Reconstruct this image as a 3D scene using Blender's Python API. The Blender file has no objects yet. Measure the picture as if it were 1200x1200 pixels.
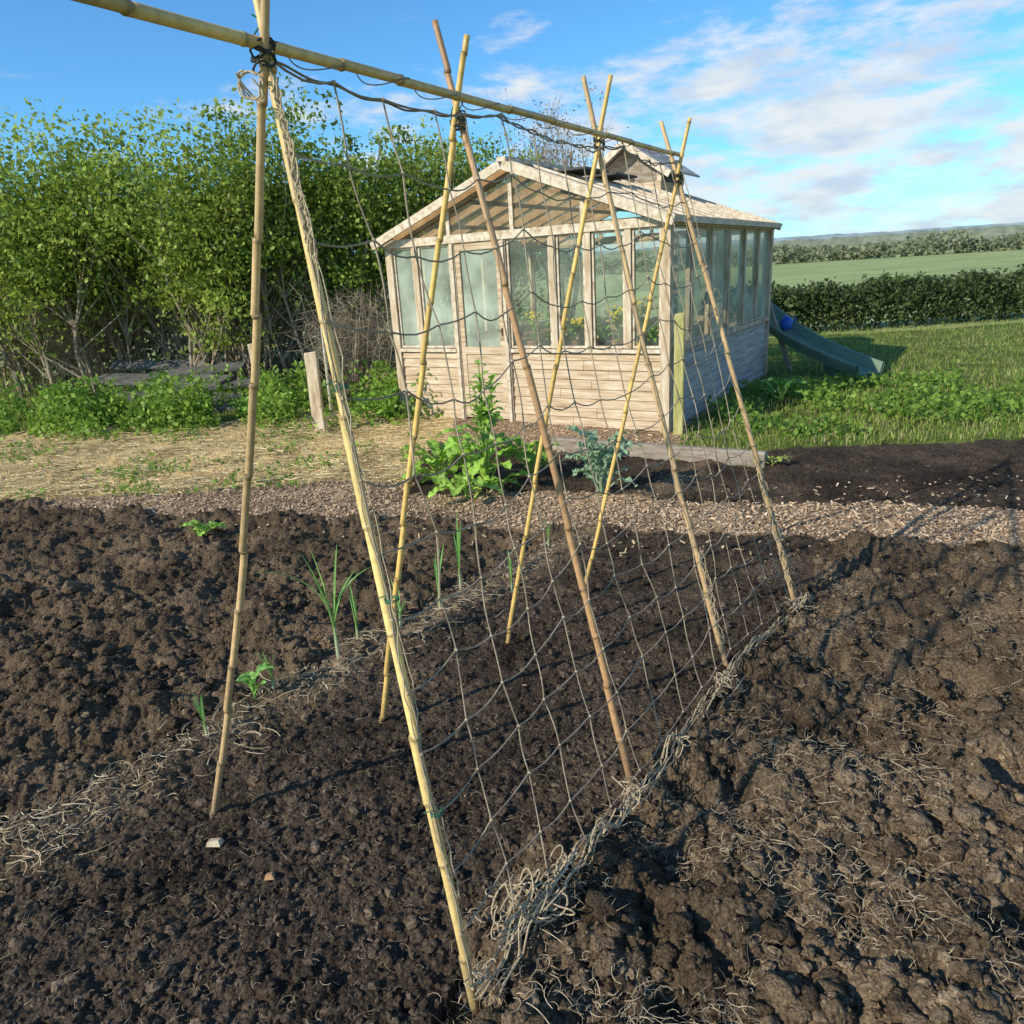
import bpy, bmesh, math, random
import numpy as np
from mathutils import Vector, Matrix, noise
random.seed(7); RNG=np.random.default_rng(7)
S=bpy.context.scene; COL=S.collection
# ------------------------------------------------------------ camera
FPX=870.0; P=math.radians(18.0); RO=math.radians(3.4); CH=1.6
F_=Vector((0,math.cos(P),-math.sin(P))); R0=Vector((1,0,0)); U0=Vector((0,math.sin(P),math.cos(P)))
R_=math.cos(RO)*R0-math.sin(RO)*U0; U_=math.sin(RO)*R0+math.cos(RO)*U0
CAM=Vector((0,0,CH))
cd=bpy.data.cameras.new('camera'); cam=bpy.data.objects.new('camera',cd); COL.objects.link(cam)
cd.sensor_width=36; cd.lens=36*FPX/1200; cd.clip_end=5000; cd.clip_start=.05
M=Matrix((( R_.x,U_.x,-F_.x,0),(R_.y,U_.y,-F_.y,0),(R_.z,U_.z,-F_.z,CH),(0,0,0,1))); cam.matrix_world=M
S.camera=cam
def ray(px,py): return F_*FPX+R_*(px-600)+U_*(600-py)
def G(px,py,z=0.0):
    d=ray(px,py); return CAM+d*((z-CH)/d.z)
def onplane(px,py,p0,p1):
    n=(p1-p0).cross(Vector((0,0,1))); d=ray(px,py); return CAM+d*((p0-CAM).dot(n)/d.dot(n))
def atY(px,py,Y):
    d=ray(px,py); return CAM+d*(Y/d.y)
# ------------------------------------------------------------ world + sun
SV=Vector((-.83,-.56,0)).normalized()*math.cos(math.radians(29)); SV.z=math.sin(math.radians(29))
w=bpy.data.worlds.new('World'); S.world=w; w.use_nodes=True; nt=w.node_tree; N=nt.nodes; L=nt.links
for n in list(N): N.remove(n)
out=N.new('ShaderNodeOutputWorld'); bg=N.new('ShaderNodeBackground'); L.new(bg.outputs[0],out.inputs[0]); bg.inputs[1].default_value=.14
sky=N.new('ShaderNodeTexSky'); sky.sky_type='NISHITA'; sky.sun_disc=False; sky.sun_elevation=math.radians(29)
sky.sun_rotation=math.atan2(SV.x,SV.y)%(2*math.pi); sky.air_density=1.0; sky.dust_density=.3; sky.ozone_density=2.0
tint=N.new('ShaderNodeMix'); tint.data_type='RGBA'; tint.blend_type='MULTIPLY'; tint.inputs[0].default_value=1
L.new(sky.outputs[0],tint.inputs[6]); tint.inputs[7].default_value=(.54,1.06,1.42,1)
tc=N.new('ShaderNodeTexCoord'); mp=N.new('ShaderNodeMapping'); mp.inputs['Scale'].default_value=(3.0,3.0,9.5); mp.inputs['Rotation'].default_value=(0,.05,0); mp.inputs['Location'].default_value=(.35,.2,.1)
L.new(tc.outputs['Generated'],mp.inputs[0])
nz=N.new('ShaderNodeTexNoise'); nz.inputs['Scale'].default_value=2.1; nz.inputs['Detail'].default_value=12; nz.inputs['Roughness'].default_value=.64; nz.inputs['Distortion'].default_value=.15
L.new(mp.outputs[0],nz.inputs[0])
sx=N.new('ShaderNodeSeparateXYZ'); L.new(tc.outputs['Generated'],sx.inputs[0])
mr=N.new('ShaderNodeMapRange'); mr.inputs[1].default_value=-.15; mr.inputs[2].default_value=.25; mr.inputs[3].default_value=-.07; mr.inputs[4].default_value=.08
L.new(sx.outputs[0],mr.inputs[0])
ad=N.new('ShaderNodeMath'); L.new(nz.outputs[0],ad.inputs[0]); L.new(mr.outputs[0],ad.inputs[1])
mz=N.new('ShaderNodeMapRange'); mz.inputs[1].default_value=.19; mz.inputs[2].default_value=.28; mz.inputs[3].default_value=0.04; mz.inputs[4].default_value=-.09
L.new(sx.outputs[2],mz.inputs[0])
ad2=N.new('ShaderNodeMath'); L.new(ad.outputs[0],ad2.inputs[0]); L.new(mz.outputs[0],ad2.inputs[1])
cr=N.new('ShaderNodeMapRange'); cr.inputs[1].default_value=.49; cr.inputs[2].default_value=.70; cr.inputs[4].default_value=.95; cr.interpolation_type='SMOOTHSTEP'; L.new(ad2.outputs[0],cr.inputs[0])
mx=N.new('ShaderNodeMix'); mx.data_type='RGBA'; L.new(cr.outputs[0],mx.inputs[0]); L.new(tint.outputs[2],mx.inputs[6])
nz2=N.new('ShaderNodeTexNoise'); nz2.inputs['Scale'].default_value=4.5; nz2.inputs['Detail'].default_value=6; L.new(mp.outputs[0],nz2.inputs[0])
cc_=N.new('ShaderNodeValToRGB'); cc_.color_ramp.elements[0].position=.36; cc_.color_ramp.elements[0].color=(.66,.79,.95,1); cc_.color_ramp.elements[1].position=.58; cc_.color_ramp.elements[1].color=(.95,.99,1,1); L.new(nz2.outputs[0],cc_.inputs[0])
sc8=N.new('ShaderNodeVectorMath'); sc8.operation='SCALE'; sc8.inputs['Scale'].default_value=6.3; L.new(cc_.outputs[0],sc8.inputs[0]); L.new(sc8.outputs[0],mx.inputs[7])
L.new(mx.outputs[2],bg.inputs[0])
sd=bpy.data.lights.new('sun','SUN'); sd.energy=5.0; sd.angle=math.radians(.5); sd.color=(1,.92,.74)
so=bpy.data.objects.new('sun',sd); COL.objects.link(so); so.rotation_euler=(-SV).to_track_quat('-Z','Y').to_euler()
S.view_settings.view_transform='Standard'; S.view_settings.look='None'; S.view_settings.exposure=0
# ------------------------------------------------------------ materials
def base(name,rough=.85):
    m=bpy.data.materials.new(name); m.use_nodes=True; n=m.node_tree.nodes; b=n['Principled BSDF']; b.inputs['Roughness'].default_value=rough
    b.inputs['Specular IOR Level'].default_value=.3
    return m,n,m.node_tree.links,b
def ramp(n,stops):
    r=n.new('ShaderNodeValToRGB'); e=r.color_ramp.elements
    e[0].position=stops[0][0]; e[0].color=(*stops[0][1],1); e[1].position=stops[-1][0]; e[1].color=(*stops[-1][1],1)
    for p,c in stops[1:-1]:
        k=e.new(p); k.color=(*c,1)
    return r
def nmat(name,stops,scale=(10,10,10),rough=.85,bump=.3,bdist=.01,detail=8):
    m,n,l,b=base(name,rough)
    t=n.new('ShaderNodeTexCoord'); mp=n.new('ShaderNodeMapping'); mp.inputs['Scale'].default_value=scale; l.new(t.outputs['Object'],mp.inputs[0])
    z=n.new('ShaderNodeTexNoise'); z.inputs['Scale'].default_value=1; z.inputs['Detail'].default_value=detail; z.inputs['Roughness'].default_value=.65; l.new(mp.outputs[0],z.inputs[0])
    r=ramp(n,stops); l.new(z.outputs[0],r.inputs[0]); l.new(r.outputs[0],b.inputs['Base Color'])
    bu=n.new('ShaderNodeBump'); bu.inputs['Strength'].default_value=bump; bu.inputs['Distance'].default_value=bdist; l.new(z.outputs[0],bu.inputs['Height']); l.new(bu.outputs[0],b.inputs['Normal'])
    return m
def vmat(name,rough=.9,scale=60,lo=.55,hi=1.45,bump=.5,bdist=.006,trans=0,spec=.25,crumb=0,detail=5):
    m,n,l,b=base(name,rough); b.inputs['Specular IOR Level'].default_value=spec
    a=n.new('ShaderNodeAttribute'); a.attribute_name='Col'
    t=n.new('ShaderNodeTexCoord'); z=n.new('ShaderNodeTexNoise'); z.inputs['Scale'].default_value=scale; z.inputs['Detail'].default_value=detail; z.inputs['Roughness'].default_value=.7
    l.new(t.outputs['Object'],z.inputs[0])
    mr=n.new('ShaderNodeMapRange'); mr.inputs[1].default_value=.3; mr.inputs[2].default_value=.7; mr.inputs[3].default_value=lo; mr.inputs[4].default_value=hi; l.new(z.outputs[0],mr.inputs[0])
    mu=n.new('ShaderNodeVectorMath'); mu.operation='SCALE'; l.new(a.outputs['Color'],mu.inputs[0]); l.new(mr.outputs[0],mu.inputs['Scale'])
    l.new(mu.outputs[0],b.inputs['Base Color'])
    if bump>0:
        bu=n.new('ShaderNodeBump'); bu.inputs['Strength'].default_value=bump; bu.inputs['Distance'].default_value=bdist
        hsrc=z.outputs[0]
        if crumb:
            for sc_,wt in((crumb,-.8),):
                vo=n.new('ShaderNodeTexVoronoi'); vo.inputs['Scale'].default_value=sc_; l.new(t.outputs['Object'],vo.inputs['Vector'])
                ma=n.new('ShaderNodeMath'); ma.operation='MULTIPLY_ADD'; l.new(vo.outputs['Distance'],ma.inputs[0]); ma.inputs[1].default_value=wt; l.new(hsrc,ma.inputs[2]); hsrc=ma.outputs[0]
        l.new(hsrc,bu.inputs['Height']); l.new(bu.outputs[0],b.inputs['Normal'])
    if trans>0:
        o=n['Material Output']; tr=n.new('ShaderNodeBsdfTranslucent'); ms=n.new('ShaderNodeMixShader'); ms.inputs[0].default_value=trans
        l.new(mu.outputs[0],tr.inputs[0]); l.new(b.outputs[0],ms.inputs[1]); l.new(tr.outputs[0],ms.inputs[2]); l.new(ms.outputs[0],o.inputs[0])
    return m
def glassmat(name,col,dirt,dirtvar=.3,scale=2.5,rough=.12,gloss=1.0,tintc=(.92,.95,.90)):
    m=bpy.data.materials.new(name); m.use_nodes=True; n=m.node_tree.nodes; l=m.node_tree.links; n.remove(n['Principled BSDF']); o=n['Material Output']
    tr=n.new('ShaderNodeBsdfTransparent'); tr.inputs[0].default_value=(*tintc,1)
    gl=n.new('ShaderNodeBsdfGlossy'); gl.inputs['Roughness'].default_value=rough; gl.inputs[0].default_value=(gloss*.85,gloss*.82,gloss*.76,1)
    fr=n.new('ShaderNodeFresnel'); fr.inputs[0].default_value=1.45
    m1=n.new('ShaderNodeMixShader'); l.new(fr.outputs[0],m1.inputs[0]); l.new(tr.outputs[0],m1.inputs[1]); l.new(gl.outputs[0],m1.inputs[2])
    di=n.new('ShaderNodeBsdfDiffuse'); di.inputs[0].default_value=(*col,1)
    t=n.new('ShaderNodeTexCoord'); z=n.new('ShaderNodeTexNoise'); z.inputs['Scale'].default_value=scale; z.inputs['Detail'].default_value=7; l.new(t.outputs['Object'],z.inputs[0])
    mr=n.new('ShaderNodeMapRange'); mr.inputs[1].default_value=.35; mr.inputs[2].default_value=.65; mr.inputs[3].default_value=max(0,dirt-dirtvar); mr.inputs[4].default_value=min(1,dirt+dirtvar); l.new(z.outputs[0],mr.inputs[0])
    m2=n.new('ShaderNodeMixShader'); l.new(mr.outputs[0],m2.inputs[0]); l.new(m1.outputs[0],m2.inputs[1]); l.new(di.outputs[0],m2.inputs[2]); l.new(m2.outputs[0],o.inputs[0])
    return m
MT={}
MT['soil']=vmat('soil',.97,90,.4,1.6,1.0,.012,spec=.08,crumb=80)
MT['clod']=vmat('clod',.97,120,.4,1.6,1.0,.010,spec=.08,crumb=130)
MT['crumb']=vmat('crumb',.97,130,.5,1.5,.6,.004,spec=.08,detail=2)
MT['fibre']=vmat('fibre',.8,30,.8,1.2,0,detail=2)
MT['leaf']=vmat('leaf',.55,4,.75,1.25,0,trans=.42,spec=.35,detail=2)
MT['plant']=vmat('plant',.45,25,.8,1.2,.3,.003,trans=.3,spec=.5)
MT['bark']=nmat('bark',[(.3,(.17,.125,.08)),(.7,(.48,.38,.27))],(20,20,5),.95,.6,detail=4)
MT['bamboo']=vmat('bamboo',.45,50,.75,1.2,.15,.001,spec=.45)
MT['jute']=nmat('jute',[(.3,(.26,.195,.12)),(.7,(.60,.47,.30))],(120,120,120),.95,.5,.002)
MT['net']=nmat('net_twine',[(.3,(.18,.14,.10)),(.7,(.46,.36,.25))],(9,9,9),.95,.3,.002)
MT['cord']=nmat('brown_cord',[(.3,(.10,.07,.05)),(.7,(.34,.25,.17))],(60,60,60),.95,.3,.002)
MT['green_tie']=nmat('green_tie',[(.3,(.01,.09,.05)),(.7,(.02,.16,.09))],(50,50,50),.5)
MT['dark_tie']=nmat('dark_tie',[(.3,(.015,.014,.012)),(.7,(.06,.055,.045))],(80,80,80),.9)
MT['plank']=nmat('weathered_plank',[(.28,(.28,.18,.10)),(.42,(.45,.32,.20)),(.56,(.57,.44,.30)),(.72,(.68,.59,.46))],(3,9,30),.9,.6,.006)
MT['plank_grey']=nmat('grey_plank',[(.3,(.24,.22,.20)),(.55,(.42,.40,.37)),(.75,(.60,.57,.53))],(9,2.2,30),.9,.5,.006)
MT['post']=nmat('faded_post_wood',[(.3,(.28,.185,.10)),(.48,(.50,.375,.25)),(.68,(.68,.58,.44))],(18,18,3.5),.9,.5,.005)
MT['pale']=nmat('pale_faded_wood',[(.30,(.32,.225,.14)),(.46,(.55,.44,.32)),(.66,(.72,.64,.51))],(16,16,16),.9,.6,.005)
MT['rafter']=nmat('rafter_wood',[(.3,(.34,.18,.08)),(.7,(.62,.38,.20))],(8,8,8),.85,.3)
MT['handle']=nmat('rusty_latch',[(.3,(.12,.08,.05)),(.7,(.25,.17,.11))],(30,30,30),.8,.3)
MT['glass']=glassmat('greenhouse_glass',(.46,.50,.42),.14,.11,gloss=.9)
MT['gable']=glassmat('gable_glass',(.46,.46,.36),.07,.07,gloss=.6)
MT['haze']=glassmat('algae_glass',(.50,.56,.45),.50,.25,2.2,gloss=.8)
MT['roofg']=glassmat('roof_sheet',(.62,.55,.44),.55,.22,3,.3)
MT['roofs']=glassmat('roof_glass',(.60,.48,.34),.22,.15,3,.3)
MT['dark']=nmat('dark_metal',[(.3,(.03,.03,.032)),(.7,(.09,.085,.08))],(8,8,8),.6,.1)
MT['stake']=nmat('mossy_stake',[(.3,(.20,.20,.06)),(.5,(.40,.36,.13)),(.7,(.58,.50,.27))],(25,25,4),.9,.4)
MT['timber']=nmat('grey_timber',[(.3,(.15,.12,.09)),(.6,(.34,.28,.22)),(.75,(.48,.42,.34))],(6,6,30),.9,.5)
MT['oldboard']=nmat('dark_old_board',[(.3,(.06,.055,.05)),(.6,(.16,.15,.13)),(.75,(.26,.24,.21))],(6,6,30),.9,.5)
MT['slide']=nmat('green_plastic',[(.3,(.13,.19,.14)),(.7,(.20,.27,.20))],(3,3,3),.7,.05)
MT['blue']=nmat('blue_plastic',[(.3,(.02,.07,.35)),(.7,(.03,.12,.5))],(5,5,5),.35,.05)
MT['terra']=nmat('terracotta',[(.3,(.30,.12,.06)),(.7,(.42,.20,.11))],(12,12,12),.85,.2)
MT['blackp']=nmat('black_plastic',[(.3,(.015,.015,.015)),(.7,(.04,.04,.04))],(12,12,12),.5,.1)
MT['white']=nmat('white_plastic',[(.3,(.6,.6,.58)),(.7,(.78,.78,.76))],(12,12,12),.5,.1)
MT['far']=vmat('far_land',.95,.12,.7,1.3,0)
# ------------------------------------------------------------ object helpers
def tag(o,label=None,cat=None,group=None,kind=None):
    if label:o['label']=label
    if cat:o['category']=cat
    if group:o['group']=group
    if kind:o['kind']=kind
    return o
def thing(name,label,cat,loc=(0,0,0),rz=0,group=None):
    o=bpy.data.objects.new(name,None); COL.objects.link(o); o.location=loc; o.rotation_euler=(0,0,rz); o.empty_display_size=.1
    return tag(o,label,cat,group)
def bulk(name,V,F,mat,C=None,parent=None,smooth=False):
    V=np.asarray(V,dtype=np.float32); F=np.asarray(F,dtype=np.int32)
    me=bpy.data.meshes.new(name); me.vertices.add(len(V)); me.vertices.foreach_set('co',V.ravel())
    m,k=F.shape; me.loops.add(m*k); me.loops.foreach_set('vertex_index',F.ravel()); me.polygons.add(m)
    me.polygons.foreach_set('loop_start',np.arange(0,m*k,k,dtype=np.int32))
    try: me.polygons.foreach_set('loop_total',np.full(m,k,dtype=np.int32))
    except Exception: pass
    me.update(calc_edges=True)
    if C is not None:
        C=np.asarray(C,dtype=np.float32)
        if C.shape[1]==3: C=np.hstack([C,np.ones((len(C),1),np.float32)])
        a=me.color_attributes.new('Col','FLOAT_COLOR','POINT'); a.data.foreach_set('color',C.ravel())
    me.polygons.foreach_set('use_smooth',np.full(m,bool(smooth)))
    me.materials.append(mat); o=bpy.data.objects.new(name,me); COL.objects.link(o)
    if parent: o.parent=parent
    return o
class MB:
    def __init__(s): s.v=[];s.f=[];s.c=[]
    def add(s,vs,fs,c=(1,1,1)):
        b=len(s.v); s.v+=[tuple(v) for v in vs]; s.f+=[tuple(b+i for i in f) for f in fs]
        if isinstance(c,list): s.c+=c
        else: s.c+=[c]*len(vs)
    def box(s,x0,x1,y0,y1,z0,z1,c=(1,1,1)):
        s.add([(x0,y0,z0),(x1,y0,z0),(x1,y1,z0),(x0,y1,z0),(x0,y0,z1),(x1,y0,z1),(x1,y1,z1),(x0,y1,z1)],
              [(3,2,1,0),(4,5,6,7),(0,1,5,4),(1,2,6,5),(2,3,7,6),(3,0,4,7)],c)
    def beam(s,p,q,w,h,c=(1,1,1)):
        p=Vector(p);q=Vector(q);d=(q-p).normalized(); up=Vector((0,0,1)) if abs(d.z)<.95 else Vector((0,1,0))
        a=d.cross(up).normalized()*w/2; b=a.cross(d).normalized()*h/2
        s.add([p-a-b,p+a-b,p+a+b,p-a+b,q-a-b,q+a-b,q+a+b,q-a+b],[(0,1,2,3),(7,6,5,4),(0,4,5,1),(1,5,6,2),(2,6,7,3),(3,7,4,0)],c)
    def tube(s,pts,rad,n=6,c=(1,1,1),cap=True):
        pts=[Vector(p) for p in pts]; k=len(pts)
        if not isinstance(rad,(list,tuple)): rad=[rad]*k
        vs=[];cs=[]; a=None
        for i,p in enumerate(pts):
            d=(pts[min(i+1,k-1)]-pts[max(i-1,0)]); d=d.normalized() if d.length>1e-9 else Vector((0,0,1))
            if a is None:
                a=d.cross(Vector((0.3,0.2,1))); a=a if a.length>1e-3 else d.cross(Vector((1,0,0)))
            a=(a-d*a.dot(d)); a=a.normalized() if a.length>1e-6 else d.orthogonal().normalized()
            b=d.cross(a)
            for j in range(n):
                t=2*math.pi*j/n; vs.append(p+(a*math.cos(t)+b*math.sin(t))*rad[i]); cs.append(c[i] if isinstance(c,list) else c)
        fs=[(i*n+j,i*n+(j+1)%n,(i+1)*n+(j+1)%n,(i+1)*n+j) for i in range(k-1) for j in range(n)]
        if cap: fs+= [tuple(range(n-1,-1,-1)),tuple((k-1)*n+j for j in range(n))]
        s.add(vs,fs,cs)
    def ball(s,c,r,n=5,col=(1,1,1)):
        vs=[];m=max(3,n-1)
        for i in range(1,m):
            t=math.pi*i/m
            for j in range(n):
                u=2*math.pi*j/n; vs.append((c[0]+r*math.sin(t)*math.cos(u),c[1]+r*math.sin(t)*math.sin(u),c[2]+r*math.cos(t)))
        vs+= [(c[0],c[1],c[2]+r),(c[0],c[1],c[2]-r)]; T=len(vs)-2
        fs=[(i*n+j,i*n+(j+1)%n,(i+1)*n+(j+1)%n,(i+1)*n+j) for i in range(m-2) for j in range(n)]
        fs+=[(T,(j+1)%n,j) for j in range(n)]+[(T+1,(m-2)*n+j,(m-2)*n+(j+1)%n) for j in range(n)]
        s.add(vs,fs,col)
    def lathe(s,prof,cx,cy,n=16,c=(1,1,1)):
        vs=[(cx+r*math.cos(2*math.pi*j/n),cy+r*math.sin(2*math.pi*j/n),z) for r,z in prof for j in range(n)]
        fs=[(i*n+j,i*n+(j+1)%n,(i+1)*n+(j+1)%n,(i+1)*n+j) for i in range(len(prof)-1) for j in range(n)]
        s.add(vs,fs,c)
    def leaf(s,p,dirh,pitch,L,W,droop=.8,col=(.1,.2,.04),n=6,fold=.25,wav=0.0):
        p=Vector(p); h=Vector((math.cos(dirh),math.sin(dirh),0)); side=Vector((-math.sin(dirh),math.cos(dirh),0))
        vs=[];cs=[]; q=p.copy(); ang=pitch
        for i in range(n+1):
            t=i/n; wd=W*.5*(math.sin(math.pi*min(1,(t*.9+.08)))**.8)*(1 if t<.97 else .15)
            up=Vector((-math.cos(dirh)*math.sin(ang),-math.sin(dirh)*math.sin(ang),math.cos(ang)))
            wv=wav*W*math.sin(i*2.3+L*40)
            vs+= [q-side*wd+up*(wd*fold+wv),q.copy(),q+side*wd+up*(wd*fold-wv)]
            k=.85+.3*random.random()
            cs+= [tuple(x*k for x in col),tuple(min(1,x*1.25+.02) for x in col),tuple(x*k for x in col)]
            q=q+(h*math.cos(ang)+Vector((0,0,1))*math.sin(ang))*(L/n); ang-=droop/n
        fs=[(3*i+a,3*i+a+1,3*i+a+4,3*i+a+3) for i in range(n) for a in (0,1)]
        s.add(vs,fs,cs)
    def build(s,name,mat,parent=None,smooth=False):
        me=bpy.data.meshes.new(name); me.from_pydata(s.v,[],s.f); me.update()
        a=me.color_attributes.new('Col','FLOAT_COLOR','POINT')
        a.data.foreach_set('color',np.hstack([np.array(s.c,dtype=np.float32).reshape(-1,3),np.ones((len(s.v),1),np.float32)]).ravel())
        if smooth: me.polygons.foreach_set('use_smooth',np.ones(len(me.polygons),dtype=bool))
        me.materials.append(mat); o=bpy.data.objects.new(name,me); COL.objects.link(o)
        if parent:o.parent=parent
        return o
# ------------------------------------------------------------ noise
def h2(ix,iy,s):
    v=np.sin(ix*127.1+iy*311.7+s*74.7)*43758.5453; return v-np.floor(v)
def vn(x,y,s=0):
    ix=np.floor(x);iy=np.floor(y);fx=x-ix;fy=y-iy; fx=fx*fx*(3-2*fx);fy=fy*fy*(3-2*fy)
    return (h2(ix,iy,s)*(1-fx)+h2(ix+1,iy,s)*fx)*(1-fy)+(h2(ix,iy+1,s)*(1-fx)+h2(ix+1,iy+1,s)*fx)*fy
def fbm(x,y,s=0,o=4):
    r=0;a=.5;t=0
    for i in range(o): r=r+a*vn(x*2**i+i*.37,y*2**i+i*.61,s+i*3.1); t+=a; a*=.5
    return r/t
def dome(x,y,s=0,rmin=.35,rmax=.8):
    ix=np.floor(x);iy=np.floor(y); best=np.zeros_like(x)
    for a in (-1,0,1):
        for b in (-1,0,1):
            cx=ix+a;cy=iy+b; px=cx+h2(cx,cy,s);py=cy+h2(cx,cy,s+5); r=rmin+(rmax-rmin)*h2(cx,cy,s+9)
            d2=(x-px)**2+(y-py)**2; best=np.maximum(best,np.sqrt(np.maximum(0,r*r-d2))*(.5+.5*h2(cx,cy,s+13)))
    return best
FL=Vector((-1.21,9.0,0)); WD=Vector((.843,-.537,0)); DD=Vector((.537,.843,0)); GW=3.3; GD=3.85
def zone(x,y):
    wx=x+.35*(fbm(x*1.3,y*1.3,1)-.5); wy=y+.35*(fbm(x*1.3,y*1.3,2)-.5)
    wx=wx+.16*(fbm(x*7,y*7,3)-.5); wy=wy+.16*(fbm(x*7,y*7,4)-.5)
    s=(wx+.16)*.785-(wy-1.3)*.62
    z=np.full(x.shape,4)                                  # 4 grass
    gu=(wx-FL.x)*WD.x+(wy-FL.y)*WD.y; gv=(wx-FL.x)*DD.x+(wy-FL.y)*DD.y
    z[(wy<9.2)&(gu<3.6)]=3                                # chips
    z[(gu>-.2)&(gu<3.5)&(gv>-.3)]=3
    z[(wx>2.3)&(wy>6.2)]=4
    z[(gu>3.45)&(gv>.1)]=4
    z[wy<5.6]=3
    z[(wy>6.0)&(wy<9.4)&(wx<-.55)]=2                      # straw
    rb=(wy>5.38-.36*wx)&(wy<7.0-.6*wx)&(wx>-.75); z[rb]=0
    z[(wx>2.0)&(wy<6.2)&(wy>5.38-.36*wx)]=0
    bed=wy<4.62-.314*wx
    z[bed]=0
    z[bed&(s>.02)]=1
    z[bed&(s<-1.6)]=5
    return z,s
def H(x,y,z=None,s=None):
    if z is None: z,s=zone(x,y)
    wx=x+.05*(fbm(x*9,y*9,21)-.5)+.04*(fbm(x*30,y*30,22)-.5); wy=y+.05*(fbm(x*9,y*9,23)-.5)+.04*(fbm(x*30,y*30,24)-.5)
    big=((z==1)|(z==5)).astype(float); soil=(big>0)|(z==0); so=soil.astype(float); rt=(z==1).astype(float)
    h=.05*(fbm(x*1.1,y*1.1,31)-.5)
    f6=fbm(x*6,y*6,36)
    h=h+big*(.13*(fbm(x*3.3,y*3.3,32)-.5)+.065*dome(wx/.10,wy/.10,40)*(.3+1.3*f6)+.05*(f6-.5)+.026*dome(wx/.045,wy/.045,46))
    h=h+so*(.022*dome(wx/.045,wy/.045,41)*(.3+1.3*fbm(x*11,y*11,37))+.013*dome(x/.022,y/.022,42)+.022*(fbm(x*16,y*16,33)-.5)+.014*(fbm(x*70,y*70,39,3)-.5))
    h=h+(1-so)*(.012*(fbm(x*14,y*14,34)-.5))
    h=h+rt*.05*np.exp(-((s-.30)/.18)**2)*fbm(x*2,y*2,35)
    h=h-rt*.09*np.exp(-((s-.62)/.14)**2)*np.clip(fbm(x*1.7,y*1.7,48)*2-.5,0,1)
    h=h-rt*.07*np.clip((fbm(x*3.1,y*3.1,47)-.52)*6,0,1)
    h=h+so*.035*np.exp(-((s+1.45)/.10)**2)
    h=h-so*.02
    return np.maximum(h,-.15)
PAL={0:(.070,.051,.036),1:(.130,.092,.058),2:(.62,.45,.21),3:(.36,.245,.15),4:(.13,.17,.035),5:(.115,.080,.050)}
def zcol(x,y,z):
    C=np.zeros((len(x),3))
    for k,c in PAL.items(): C[z==k]=c
    a=fbm(x*3,y*3,51); b=fbm(x*18,y*18,52); k=(.35+1.3*a)*(.55+.9*b)
    mixb=((z==0)|(z==5)|(z==1))
    C*=k[:,None]
    br=np.clip((fbm(x*5,y*5,53)-.5)*3,0,1)*mixb
    C+=br[:,None]*np.array([.045,.031,.018])
    s=(x+.16)*.785-(y-1.3)*.62
    st=np.exp(-((s+1.45+.12*(fbm(x*2,y*2,57)-.5))/.10)**2)*mixb*fbm(x*6,y*6,58)*1.3
    C+=st[:,None]*np.array([.20,.14,.08])
    gr=(z==4); q=np.clip((fbm(x*1.5,y*1.5,54)-.45)*3,0,1)*gr
    C+=q[:,None]*np.array([.05,.04,.01])
    return C
# ground detail sheet
nr,nc=800,900
Y=np.exp(np.linspace(math.log(1.1),math.log(17),nr))-.7; A=np.linspace(-.82,.82,nc)
YY,AA=np.meshgrid(Y,A,indexing='ij'); XX=AA*(YY+1.5); x=XX.ravel(); y=YY.ravel()
z,s=zone(x,y); hh=H(x,y,z,s)
ed=np.clip((.82-np.abs(AA.ravel()))/.03,0,1)*np.clip((16.3-y)/1,0,1); hh=hh*ed-.16*(1-ed)
idx=np.arange(nr*nc).reshape(nr,nc)
Fq=np.stack([idx[:-1,:-1],idx[:-1,1:],idx[1:,1:],idx[1:,:-1]],-1).reshape(-1,4)
gd=bulk('ground',np.stack([x,y,hh],1),Fq,MT['soil'],zcol(x,y,z),smooth=True); tag(gd,kind='structure')
# field reaching the horizon
g=np.array([-1,-.5,-.2,-.08,-.03,-.012,-.004,0,.004,.012,.03,.08,.2,.5,1])*2500
gx,gy=np.meshgrid(g,g,indexing='ij'); n=len(g); ii=np.arange(n*n).reshape(n,n)
Ff=np.stack([ii[:-1,:-1],ii[1:,:-1],ii[1:,1:],ii[:-1,1:]],-1).reshape(-1,4)
c=np.tile(np.array([[.32,.36,.13]]),(n*n,1))
fo=bulk('field',np.stack([gx.ravel(),gy.ravel(),np.full(n*n,-.18)],1),Ff,MT['far'],c); tag(fo,kind='structure')
# hills
def ridge(name,D,h0,hv,col,seed,step=.004,bump=.0):
    V=[];C=[]
    th=np.arange(-1.3,1.3,step); prof=h0+hv*(fbm(th*3+9,th*0+1,seed)-.35)+bump*dome(th*90,th*0+.5,seed+1)
    prof=np.maximum(prof,.5)
    nn=len(th); rows=[(0,0),(25,.35),(60,.7),(110,1.0),(300,.6)]
    for dr,k in rows:
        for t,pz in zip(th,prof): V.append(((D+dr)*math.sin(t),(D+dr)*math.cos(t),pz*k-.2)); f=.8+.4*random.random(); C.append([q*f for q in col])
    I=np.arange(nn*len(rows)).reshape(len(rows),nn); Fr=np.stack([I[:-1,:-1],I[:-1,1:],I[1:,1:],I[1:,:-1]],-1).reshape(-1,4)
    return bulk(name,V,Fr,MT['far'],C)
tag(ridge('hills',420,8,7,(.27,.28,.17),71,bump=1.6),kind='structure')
tag(ridge('hills',800,17,12,(.30,.36,.36),75,step=.006,bump=1.5),kind='structure')  # both ridge colours have the distance haze painted in
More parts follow.
